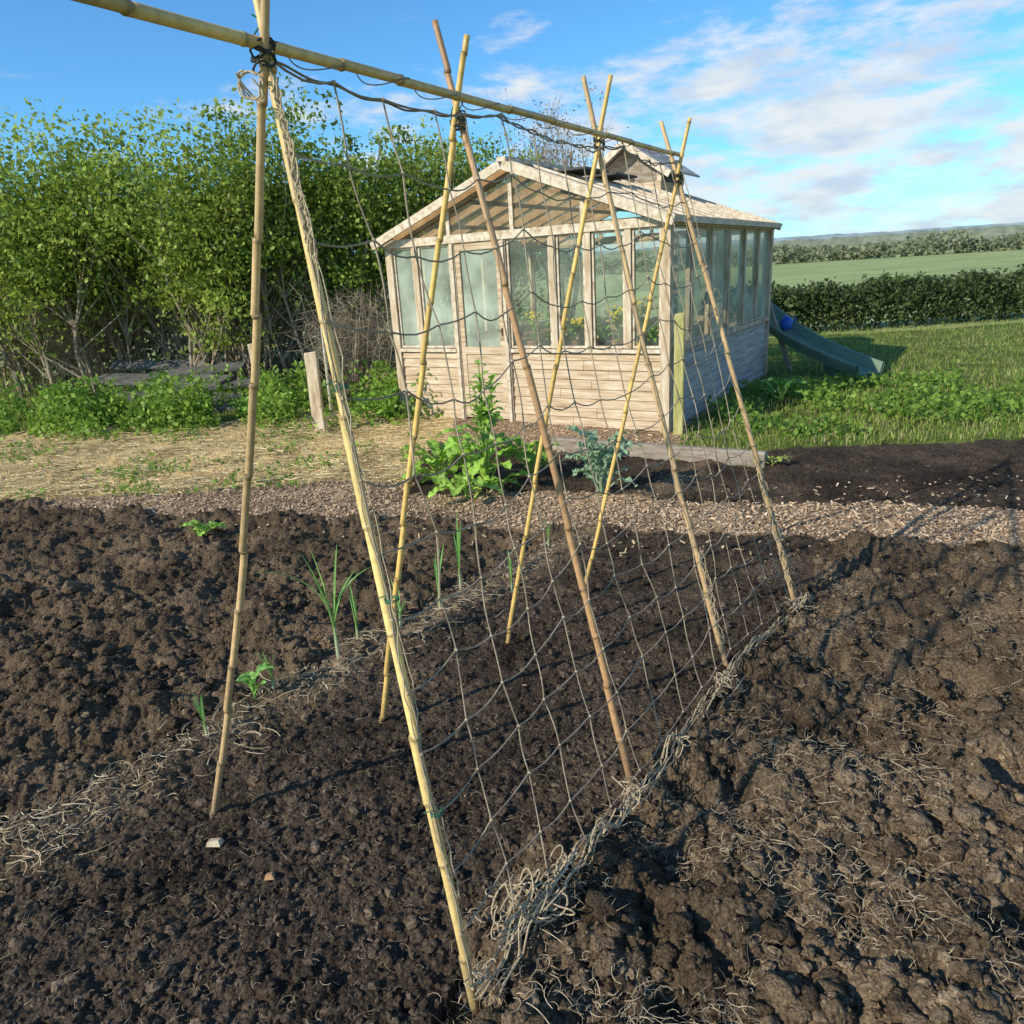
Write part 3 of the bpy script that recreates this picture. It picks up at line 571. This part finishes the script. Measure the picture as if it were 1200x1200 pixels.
# interior bench and pots
def ghw(u,v,z=0): return FL+WD*u+DD*v+Vector((0,0,z))
def bench(u0,u1,v0,v1,label):
    c_=ghw((u0+u1)/2,(v0+v1)/2); t=thing('potting_bench',label,'bench',c_,math.atan2(WD.y,WD.x)); a,b=(u1-u0)/2,(v1-v0)/2
    mb=MB(); 
    k=5
    for i in range(k): mb.box(-a,a,-b+i*2*b/k,-b+(i+1)*2*b/k-.012,.70,.725)
    mb.build('slatted_top',MT['rafter'],t)
    for X in(-a+.04,a-.04):
        for Yc in(-b+.04,b-.04):
            m=MB(); m.box(X-.025,X+.025,Yc-.025,Yc+.025,0,.698); m.build('leg',MT['rafter'],t)
bench(1.62,3.2,.12,.62,'slatted timber bench just inside the front windows'); bench(.12,.75,.6,3.4,'slatted timber bench along the far left wall inside')
def potted(u,v,h,kind,label,z=.727):
    pos=ghw(u,v,z); t=thing('potted_plant',label,'potted plant',pos,0,'potted plants on the greenhouse benches'); m=MB()
    m.lathe([(.0,.0),(.055,.0),(.075,.12),(.082,.12),(.082,.14),(.07,.14),(.066,.12),(0,.115)],0,0,14); m.build('pot',MT['terra'] if kind%2 else MT['blackp'],t)
    m=MB(); col=[(.18,.38,.05),(.27,.42,.06),(.12,.28,.05)][kind%3]
    for i in range(40):
        a=random.random()*6.28; zz=.13+random.random()*h*.7; m.leaf((.02*math.cos(a),.02*math.sin(a),zz),a,random.uniform(.1,1.2),random.uniform(.08,.16),random.uniform(.04,.07),1.2,col,4)
    m.tube([(0,0,.12),(.01,0,.12+h*.8)],[.006,.003],5,c=col); m.build('foliage',MT['plant'],t)
    if kind in(1,3):
        m=MB()
        for i in range(26):
            a=random.random()*6.28; r=random.uniform(.02,.14); m.ball((r*math.cos(a),r*math.sin(a),.14+h*random.uniform(.55,1)),.016,6,(.95,.78,.04))
        m.build('flowers',MT['plant'],t)
ps=[(1.72,.2,.30,1,'potted plant with yellow flowers nearest the greenhouse door'),(1.95,.25,.36,0,'leafy potted plant second from the greenhouse door'),(2.22,.2,.22,3,'low potted plant with yellow flowers under the middle window'),(2.45,.3,.30,2,'dark leafy potted plant behind the middle window post'),(2.72,.2,.34,1,'yellow flowering potted plant in the right front window'),(2.98,.26,.42,3,'tallest yellow flowering potted plant near the right corner post'),(3.1,.18,.2,0,'small leafy potted plant in the right corner of the greenhouse')]
for q in ps: potted(*q)
potted(.4,1.0,.4,0,'leafy potted plant at the front of the left bench'); potted(.45,2.0,.45,2,'dark leafy potted plant midway along the left bench')
m=MB(); m.box(-.16,.16,-.1,.1,0,.09); o=m.build('seed_tray',MT['white']); o.location=ghw(2.55,.5,.728); o.rotation_euler=(0,0,math.atan2(WD.y,WD.x)); tag(o,'white plastic seed tray on the front greenhouse bench','tray')
# ------------------------------------------------------------ trellis
bA=[G(250,945),G(447,840),G(593,750),G(682,692)]; bB=[G(553,1168),G(743,925),G(853,775),G(935,710)]
tA=[(317,-55),(550,42),(717,89),(809,139)]; tB=[(286,-40),(506,24),(682,89),(774,142)]
tr=thing('bamboo_frame','A-frame bean support of crossed bamboo canes lashed along a ridge cane','plant support',((bA[1]+bB[2])/2).to_tuple())
TL=tr.location.copy()
def cane(p,q,r0,r1,col,bow,seed):
    rr=random.Random(seed); L_=(q-p).length; d=(q-p).normalized(); n=110; nodes=[]; t=rr.uniform(.03,.15)
    while t<L_: nodes.append(t); t+=rr.uniform(.15,.26)
    pts=[];rad=[];cs=[]; side=d.cross(Vector((0,.3,1))).normalized()
    S_=sorted(set([i*L_/n for i in range(n+1)]+[max(0,min(L_,t+e)) for t in nodes for e in(-.006,-.003,0,.003,.006)]))
    shade=[rr.uniform(.8,1.15) for _ in range(len(nodes)+2)]
    for s_ in S_:
        u=s_/L_; k=sum(1 for t in nodes if t<s_); dn=min([abs(s_-t) for t in nodes]+[9]); R=r0+(r1-r0)*u
        R*=1+.16*math.exp(-(dn/.004)**2)
        off=side*(bow*math.sin(math.pi*u)+.003*math.sin(k*2.1+seed)); pts.append(p+d*s_+off-TL); rad.append(R)
        f=shade[k]*(1-.55*math.exp(-(dn/.005)**2)); dirt=max(0,1-s_/.25)*.5
        cs.append(tuple(c_*f*(1-dirt)+.06*dirt for c_ in col))
    m=MB(); m.tube(pts,rad,12,c=cs); return m.build('bamboo_cane',MT['bamboo'],tr,smooth=True)
GA=(.72,.46,.14); GB=(.76,.53,.21); BR=(.44,.25,.12); GR=(.55,.36,.18)
fcol=[(GR,GB),(GA,BR),(GA,GR),(GA,GR)]
X_=[];TA=[];TB=[]
for i in range(4):
    a,b=bA[i],bB[i]; ta=onplane(*tA[i],a,b); tb=onplane(*tB[i],a,b)
    dx=(b-a).normalized(); 
    def uv(v): return ((v-a).dot(dx),v.z)
    (x1,z1),(x2,z2)=uv(a),uv(ta); (x3,z3),(x4,z4)=uv(b),uv(tb)
    den=(x1-x2)*(z3-z4)-(z1-z2)*(x3-x4); pxx=((x1*z2-z1*x2)*(x3-x4)-(x1-x2)*(x3*z4-z3*x4))/den; pz=((x1*z2-z1*x2)*(z3-z4)-(z1-z2)*(x3*z4-z3*x4))/den
    c_=a+dx*pxx; c_.z=pz; X_.append(c_); nrm=dx.cross(Vector((0,0,1)))*.011
    sink=Vector((0,0,-.05))
    cane(a+nrm+sink,ta+nrm,.0108,.0078,fcol[i][0],[-.035,.012,.01,-.008][i],i*2+1); cane(b-nrm+sink,tb-nrm,.0122,.0085,fcol[i][1],[.008,-.015,.02,-.015][i],i*2+2)
    TA.append(ta);TB.append(tb)
    m=MB(); pts=[]
    for k in range(70):
        t=k/69; an=t*6*2*math.pi; rr=.019+.002*math.sin(k*1.7); pts.append(c_-TL+dx*rr*math.cos(an)+nrm.normalized()*rr*1.1*math.sin(an)+Vector((0,0,(t-.5)*.045+.008*math.sin(k*.9))))
    m.tube(pts,.0021,5); m.build('lashing',MT['dark_tie'],tr)
R0_=onplane(228,30,X_[0],X_[3]); R1_=onplane(797,182,X_[0],X_[3])
dirr=(R1_-R0_).normalized(); cane(R0_-dirr*.22,R1_+dirr*.02,.0108,.008,(.60,.41,.15),.0,33)
for (px,py) in((395,458),(455,707),(508,957)):
    q=onplane(px,py,bA[0],bB[0])-TL-(bB[0]-bA[0]).normalized().cross(Vector((0,0,1)))*.011; dd_=(TB[0]-bB[0]).normalized(); sd_=dd_.cross(Vector((0,1,0))).normalized(); s2=dd_.cross(sd_)
    m=MB(); pts=[q+(sd_*math.cos(k*.5)+s2*math.sin(k*.5))*.0145+dd_*(k*.0003) for k in range(30)]; pts+= [pts[-1]+sd_*.012+dd_*.01,pts[-1]+sd_*.03+dd_*.006]
    m.tube(pts,.0014,5); m.build('green_tie',MT['green_tie'],tr)
for i in range(4):
    q=X_[i]-TL+Vector((0,0,.035)); m=MB(); pts=[q+Vector((.017*math.cos(k*.55),.017*math.sin(k*.55)*.6,.019*math.sin(k*.55+.8))) for k in range(26)]; pts.append(pts[-1]+Vector((-.02,0,.012))); m.tube(pts,.0015,5); m.build('green_tie',MT['green_tie'],tr)
# ------------------------------------------------------------ netting
net=thing('garden_netting','knotted jute netting hung from the ridge cane down to the soil','netting',((X_[1]+bB[1])/2).to_tuple()); NL=net.location.copy()
def plerp(P_,u):
    k=min(len(P_)-2,int(u*(len(P_)-1))); f=u*(len(P_)-1)-k; return P_[k].lerp(P_[k+1],f)
NC,NRW=15,13
def onr(a):
    t=(a-R0_).dot(dirr); return R0_+dirr*t
def netp(u,v):
    top=onr(plerp(X_,u)); bot=plerp(bB,u)+Vector((0,0,.07)); sag=.025+.03*abs(math.sin(u*math.pi*3))
    top=top-Vector((0,0,sag)); q=top.lerp(bot,v); nn=Vector((.785,-.62,.2)).normalized()
    q+=nn*(.025*math.sin(math.pi*v)*math.sin(u*9+v*3)-.02*math.sin(math.pi*v)+.016)
    q+=Vector((0,0,-1))*(.035*math.sin(math.pi*min(1,v*1.2))*math.sin(math.pi*((u*3)%1)))
    return q
K={}
for i in range(NC+1):
    for j in range(NRW+1):
        u=i/NC; v=j/NRW; rr=random.Random(i*50+j)
        e=0 if i in(0,NC) else 1
        q=netp(min(1,max(0,u+e*.008*rr.uniform(-1,1))),min(1,v+(.010*rr.uniform(-1,1) if 0<j<NRW else 0)))
        if i==0:
            q=q.lerp(plerp([X_[0],bB[0]],v),.6)
        K[i,j]=q-NL
m=MB(); r_=.0021
def bez(a,b,off,n=4): return [a.lerp(b,t/n)+off*math.sin(math.pi*t/n) for t in range(n+1)]
for i in range(NC+1):
    for j in range(NRW):
        rr=random.Random(i*77+j*13); m.tube(bez(K[i,j],K[i,j+1],Vector((rr.uniform(-.005,.005),rr.uniform(-.005,.005),0))),r_,5,cap=False)
for j in range(NRW+1):
    for i in range(NC):
        rr=random.Random(i*7+j*113); m.tube(bez(K[i,j],K[i+1,j],Vector((0,0,-rr.uniform(.004,.020)))),r_*(1.2 if j==0 else 1),5,cap=False)
m.build('mesh_twine',MT['net'],net)
m=MB()
for (i,j),q in K.items(): m.ball(q,.0046,6)
kn=m.build('knots',MT['jute'],net); kn['kind']='stuff'
m=MB(); n=260
pts=[onr(plerp(X_,k/n))-NL+Vector((.004,-.01,-.026-.03*abs(math.sin(k/n*math.pi*3))+.003*math.sin(k*.4))) for k in range(n+1)]
m.tube(pts,.0023,6); m.build('head_cord',MT['cord'],net)
m=MB(); pts=[onr(plerp(X_,k/n))-NL+Vector((.014*math.cos(k*.30),.013*math.sin(k*.30),-.004+.012*math.sin(k*.30+.7)-.008*abs(math.sin(k/n*math.pi*6)))) for k in range(n+1)]
m.tube(pts,.0013,5); m.build('head_cord',MT['cord'],net)
m=MB()
for q_ in range(5):
    pts=[]
    for k in range(161):
        u=k/160; c_=plerp(bB,u); o=.04*(fbm(np.array([u*14.]),np.array([q_*3.]),5)[0]-.5)*2
        hz_=float(H(np.array([c_.x]),np.array([c_.y]))[0]); pts.append(c_-NL+Vector((o+.03+.008*q_,-.02+o*.6,max(hz_,-.02)+.045+.025*math.sin(u*31+q_)**2+.006*math.sin(u*120+q_*2))))
    m.tube(pts,.0023,5)
m.build('foot_cord',MT['jute'],net)
def tangle(px,py,size,n,r=.0019,z0=.07):
    m=MB(); c_=G(px,py,z0)-NL; rr=random.Random(px)
    for k in range(n):
        pts=[];a=rr.random()*6.28; R=size*rr.uniform(.2,1); tilt=Vector((rr.uniform(-1,1),rr.uniform(-1,1),rr.uniform(.3,1))).normalized(); e1=tilt.orthogonal().normalized(); e2=tilt.cross(e1); o=Vector((rr.uniform(-.7,.7),rr.uniform(-.7,.7),rr.uniform(0,.4)))*size
        turns=rr.uniform(.4,1.2)
        for i in range(18):
            t=a+i/17*turns*6.28; q=c_+o+(e1*math.cos(t)+e2*math.sin(t)*.55)*R*(1+.35*math.sin(t*2.3+k)); q.z=max(q.z,z0-NL.z-.04); pts.append(q)
        m.tube(pts,r,5)
    return m.build('loose_twine',MT['jute'],net)
tangle(628,1058,.085,26,.0023); tangle(600,1095,.05,9,.0021); tangle(660,1015,.04,7); tangle(745,932,.05,10); tangle(700,975,.03,5); tangle(855,800,.05,10); tangle(932,712,.055,9); tangle(800,868,.035,6); tangle(565,1140,.03,5)
def along(p,q,n,r,amp,seed,name='hanging_twine',mat='jute'):
    m=MB()
    for k in range(n):
        rr=random.Random(seed*10+k); ph=rr.random()*6; L_=rr.uniform(.6,1); st=rr.uniform(0,.15)
        pts=[p.lerp(q,st+(L_-st)*i/40)-NL+Vector((amp*math.sin(i*.35+ph)+.004*rr.uniform(-1,1),amp*.8*math.cos(i*.3+ph*2),-.003*math.sin(i*.8))) for i in range(41)]
        m.tube(pts,r,5)
    m.build(name,MT[mat],net)
dc=(bB[0]-X_[0])
along(X_[0]+Vector((.012,-.012,.0)),X_[0]+dc*.2+Vector((.012,-.012,0)),5,.0018,.006,1)
along(X_[0]+Vector((.01,-.012,0)),X_[0]+dc*.98+Vector((.014,-.01,0)),2,.0014,.010,2)
d4=(bB[3]-X_[3]); along(X_[3]+d4*.6,bB[3]+Vector((-.02,-.02,.03)),7,.0020,.013,3)
d3=(bB[2]-X_[2]); along(X_[2]+d3*.75,bB[2]+Vector((-.02,-.02,.03)),4,.0018,.012,4)
m=MB(); c0=onplane(298,92,X_[0],X_[3])-NL
for k in range(4):
    m.tube([c0+Vector((.022*math.cos(t*.5+k)-.008,.012*math.sin(t*.5),.024*math.sin(t*.5+k*.7)-.01)) for t in range(10)],.0018,5)
m.build('loose_twine',MT['jute'],net)
# ------------------------------------------------------------ plants
def gz(x,y): return float(H(np.array([x],float),np.array([y],float))[0])
def leek(px,py,h,n,label,cat='leek',spread=.16,sc=1,dr=(.05,.15,.45)):
    p=G(px,py); t=thing('leek',label,cat,(p.x,p.y,gz(p.x,p.y)),random.random()*6,'leeks and onions in the rows'); m=MB()
    m.tube([(0,0,-.03),(0,0,h*.12),(0,0,h*.3)],[.007*sc,.007*sc,.005*sc],8,c=[(.6,.62,.42),(.55,.6,.35),(.24,.42,.10)]); m.build('shank',MT['plant'],t)
    m=MB()
    for k in range(n):
        a=k*math.pi+random.uniform(-.5,.5); pt=1.55-spread*random.random(); m.leaf((0,0,h*(.15+.12*k/n)),a,pt,h*random.uniform(.6,.95),.010*sc,random.choice(dr)+spread*.6,(.22,.42,.10),9,.7)
    m.build('leaves',MT['plant'],t)
leek(398,778,.58,7,'tallest leek standing by the straw strip between the two front canes',sc=1.2,dr=(.05,.15,.3,1.3))
leek(420,752,.26,4,'short leek just behind the tallest leek')
leek(322,812,.17,3,'small thin leek right of the broad-leaved seedling near the straw')
leek(244,868,.2,4,'young leek at the left edge beside the leftmost cane',sc=.8)
leek(516,716,.32,5,'slender leek between the second pair of canes'); leek(540,690,.40,5,'slender leek behind the second front cane')
leek(600,690,.24,4,'thin onion top by the foot of the third back cane',sc=.8); leek(643,640,.2,4,'small onion top furthest back in the row',sc=.8); leek(470,735,.24,4,'bent leek leaning in the straw strip',spread=.6)
def leafy(name,p,h,rad,n,L,W,col,label,cat,stalk=0,group=None,pit=(.2,1.2),wav=.12):
    t=thing(name,label,cat,(p.x,p.y,gz(p.x,p.y)),0,group); m=MB()
    for k in range(n):
        a=k*2.4+random.uniform(-.3,.3); r=rad*random.random()*.4; z_=h*random.random()*.45
        pt=random.uniform(*pit); LL=L*random.uniform(.6,1.1)
        b=Vector((math.cos(a)*r,math.sin(a)*r,z_)); e=b+Vector((math.cos(a)*math.cos(pt),math.sin(a)*math.cos(pt),math.sin(pt)))*LL*.5
        rr_=min(.008,L*.04); m.tube([b,e],[rr_,rr_*.6],5,c=(col[0]*1.8,col[1]*1.5,col[2]*1.8)); k_=random.uniform(.75,1.25); m.leaf(e,a,pt*.8,LL,W*random.uniform(.7,1.15),random.uniform(.6,1.6),tuple(c_*k_ for c_ in col),7,.3,wav)
    m.build('leaves',MT['plant'],t)
    m=MB(); rs=min(.018,h*.04); m.tube([(0,0,-.03),(0,0,h*.45)],[rs,rs*.5],7,c=col)
    for s_ in range(stalk):
        dx=[0,-.07,.09,.04][s_%4]+random.uniform(-.02,.02); hh_=h*[1,.8,.86,.7][s_%4]; pts=[(0,0,h*.3),(dx*.7,0,h*.55),(dx,0,hh_)]; m.tube(pts,[.011,.008,.004],6,c=(.25,.35,.1))
        for k in range(20):
            u=random.uniform(.3,1); z_=h*.3+(hh_-h*.3)*u; a=k*2.4; m.leaf((dx*min(1,u*1.2),0,z_),a,random.uniform(.2,1.1),.12*(1.2-u*.55)*random.uniform(.7,1.3),.055*(1.3-u*.5),1.0,(.30,.48,.07),4,.3,wav)
    m.build('stalk',MT['plant'],t); return t
LG=(.27,.45,.055)
leafy('chard_plant',G(572,570),1.0,.2,24,.24,.14,LG,'tall bolting leafy green plant with a leafy flower stalk','plant',stalk=4)
leafy('chard_plant',G(520,565),.50,.2,28,.22,.13,(.25,.42,.045),'bushy bright green plant left of the tall bolting one','plant')
leafy('chard_plant',G(622,560),.45,.15,18,.20,.12,(.23,.39,.045),'lower leafy green plant right of the tall bolting one','plant')
leafy('chard_plant',G(548,585),.30,.15,14,.2,.12,(.29,.46,.06),'low pale green leafy plant in front of the bolting one','plant')
leafy('cabbage_plant',G(705,580),.72,.16,44,.20,.085,(.27,.38,.22),'blue-green broccoli-like plant standing in the dark rear bed','plant',pit=(.7,1.45),wav=.25)
leafy('seedling_plant',G(240,632),.12,.08,12,.10,.06,(.28,.47,.06),'small bright green leafy plant at the left edge of the dug bed','plant')
leafy('seedling_plant',G(300,824),.17,.02,7,.09,.04,(.22,.44,.08),'young broad-leaved seedling left of the front cane feet','plant',pit=(1.0,1.5))
leafy('dock_plant',G(915,470),.35,.2,16,.22,.10,(.16,.31,.05),'broad leaved weed in the grass beside the greenhouse side','plant')
leafy('dock_plant',G(905,545),.15,.1,8,.10,.06,(.30,.36,.07),'small yellowish weed by the end of the timber edging','plant')
for i,px in enumerate((290,335,430,455)):
    leafy('nettle_clump',G(px,490),.42 if i<2 else .5,.3,40,.12,.08,(.20,.37,.04),['green nettle clump in front of the stacked boards','green nettle clump between the two old posts','green weed clump right of the upright board','green weed clump at the greenhouse left corner'][i],'plant',pit=(.3,1.4))
# ------------------------------------------------------------ posts, boards etc
def upright(name,px,py,ptop,wd,dp,label,mat,lean=0,rz=.3,cat='post'):
    p=G(px,py); d=ray(px,ptop); Zt=CH+p.y*d.z/d.y; m=MB(); m.box(-wd/2,wd/2,-dp/2,dp/2,-.1,Zt); m.v=[(x_+lean*z_,y_,z_+(.015*x_/wd if z_>0 else 0)) for x_,y_,z_ in m.v]
    o=m.build(name,mat); o.location=(p.x,p.y,0); o.rotation_euler=(0,0,rz); bv=o.modifiers.new('bevel','BEVEL'); bv.width=.008; return tag(o,label,cat)
upright('wooden_stake',795,507,367,.095,.05,'yellow-green mossy stake standing before the greenhouse right corner',MT['stake'],rz=-.4)
upright('wooden_post',375,505,412,.15,.045,'weathered upright board standing in the straw beneath the trees',MT['post'],.02,rz=-.3)
upright('wooden_post',306,464,402,.10,.08,'shorter square post beside the stacked boards',MT['post'],-.03,rz=-.3)
upright('thin_pole',388,480,322,.035,.035,'tall thin pale pole rising behind the upright board',MT['pale'],.02)
def plank(name,a,b,hh_,t,label,mat,z=0,cat='board',tilt=0,pitch=0):
    c_=(a+b)/2; L_=(b-a).length; m=MB(); m.box(-L_/2,L_/2,-t/2,t/2,0,hh_); o=m.build(name,mat); o.location=(c_.x,c_.y,z); o.rotation_euler=(tilt,pitch,math.atan2(b.y-a.y,b.x-a.x)); bv=o.modifiers.new('bevel','BEVEL'); bv.width=.006; return tag(o,label,cat)
plank('timber_edging',G(648,526),G(897,545),.13,.07,'long weathered timber board edging the dark rear bed',MT['timber'],-.02)
bp=[((150,486),(292,478),.02,.40,.1,0,'lowest wide grey board of the pile beneath the trees'),((130,476),(285,474),.10,.40,.12,.02,'second grey board up in the pile beneath the trees'),((175,476),(300,466),.19,.35,.10,-.03,'third board up in the pile beneath the trees'),((120,468),(270,468),.28,.4,.2,.02,'fourth board up in the pile beneath the trees'),((180,468),(292,461),.37,.28,.25,-.05,'topmost grey board of the pile beneath the trees'),((140,460),(250,457),.42,.2,.7,.03,'board leaning over the back of the pile beneath the trees')]
for i,(a,b,z,t,ti,pi_,lb) in enumerate(bp):
    o=plank('old_board',G(*a),G(*b),.05,t,lb,MT['oldboard'],z,tilt=ti,pitch=pi_); o['group']='boards stacked beneath the trees'
o=plank('old_board',G(235,455),G(340,448),.16,.04,'thin board standing on edge behind the board pile',MT['oldboard'],.25)
m=MB(); p=G(252,988); m.add([(-.024,-.012,0),(.02,-.016,0),(.026,.01,0),(-.02,.014,0),(-.02,-.008,.014),(.016,-.01,.02),(.02,.006,.016),(-.014,.01,.012)],[(3,2,1,0),(4,5,6,7),(0,1,5,4),(1,2,6,5),(2,3,7,6),(3,0,4,7)]); o=m.build('wood_offcut',MT['post']); o.location=(p.x,p.y,gz(p.x,p.y)+.014); tag(o,'pale splinter of wood on the soil below the left cane','wood offcut')
m=MB(); p=G(316,1026); m.add([(-.014,-.01,0),(.014,-.009,0),(.012,.01,0),(-.012,.012,0),(-.01,-.006,.014),(.008,-.006,.016),(.008,.006,.012),(-.008,.006,.012)],[(3,2,1,0),(4,5,6,7),(0,1,5,4),(1,2,6,5),(2,3,7,6),(3,0,4,7)]); o=m.build('wood_offcut',MT['rafter']); o.location=(p.x,p.y,gz(p.x,p.y)+.014); tag(o,'small orange-brown fragment on the dark soil','fragment')
# slide
sl=thing('garden_slide','grey-green plastic slide standing on the grass behind the greenhouse','slide',(4.1,10.6,0))
a=Vector((3.55,12.0,1.05)); b=Vector((4.65,9.45,.10)); m=MB(); n=16; prof=[(-.25,.13),(-.22,.13),(-.18,.0),(.18,.0),(.22,.13),(.25,.13),(.25,.10),(.20,-.025),(-.20,-.025),(-.25,.10)]
dh=(b-a); side=Vector((dh.y,-dh.x,0)).normalized(); vs=[]
for i in range(n+1):
    t=i/n; q=a.lerp(b,t); q.z=1.05*(1-t)**1.35+.08+.02*math.sin(t*9)
    vs+=[(q+side*s_+Vector((0,0,z_)))-sl.location for s_,z_ in prof]
K_=len(prof); m.add(vs,[(i*K_+j,i*K_+(j+1)%K_,(i+1)*K_+(j+1)%K_,(i+1)*K_+j) for i in range(n) for j in range(K_)]); m.build('chute',MT['slide'],sl)
for s_ in(-.3,.3):
    q=a+side*s_-sl.location; m=MB(); m.beam((q.x,q.y,1.3),(q.x-.1,q.y+.1,0),.07,.07); m.build('leg',MT['timber'],sl); m=MB(); q2=a+Vector((-.25,.6,0))+side*s_-sl.location; m.beam((q.x,q.y,1.3),(q2.x,q2.y,0),.05,.09); m.build('ladder_rail',MT['timber'],sl)
for k in range(4):
    m=MB(); f=(k+1)/5; c1=a+Vector((-.25*(1-f),.6*(1-f),0))-sl.location; m.beam(Vector((c1.x,c1.y,1.3*f))+side*.29,Vector((c1.x,c1.y,1.3*f))-side*.29,.04,.08); m.build('step',MT['timber'],sl)
m=MB(); m.box(-.03,.03,-.2,.2,0,.2); m.build('chute_support',MT['slide'],sl).location=(b.x-sl.location.x-.25,b.y-sl.location.y+.55,0)
pa=atY(900,352,10.9); m=MB(); pb=atY(930,398,10.6); m.beam(pa,pb-Vector((0,0,.5)),.05,.05); o=m.build('wooden_prop',MT['timber']); tag(o,'slanting wooden prop leaning by the greenhouse back corner','prop')
m=MB(); m.lathe([(0,-.09),(.06,-.085),(.085,-.03),(.09,.03),(.06,.08),(.03,.1),(0,.1)],0,0,16); m.tube([(.08,0,0),(.14,0,.06),(.1,0,.1)],.012,6); o=m.build('toy_bucket',MT['blue'],smooth=True); q=a.lerp(b,.45); o.location=(q.x+.03,q.y,1.05*(.55)**1.35+.08+.11); tag(o,'small blue plastic toy lying on the slide','toy')
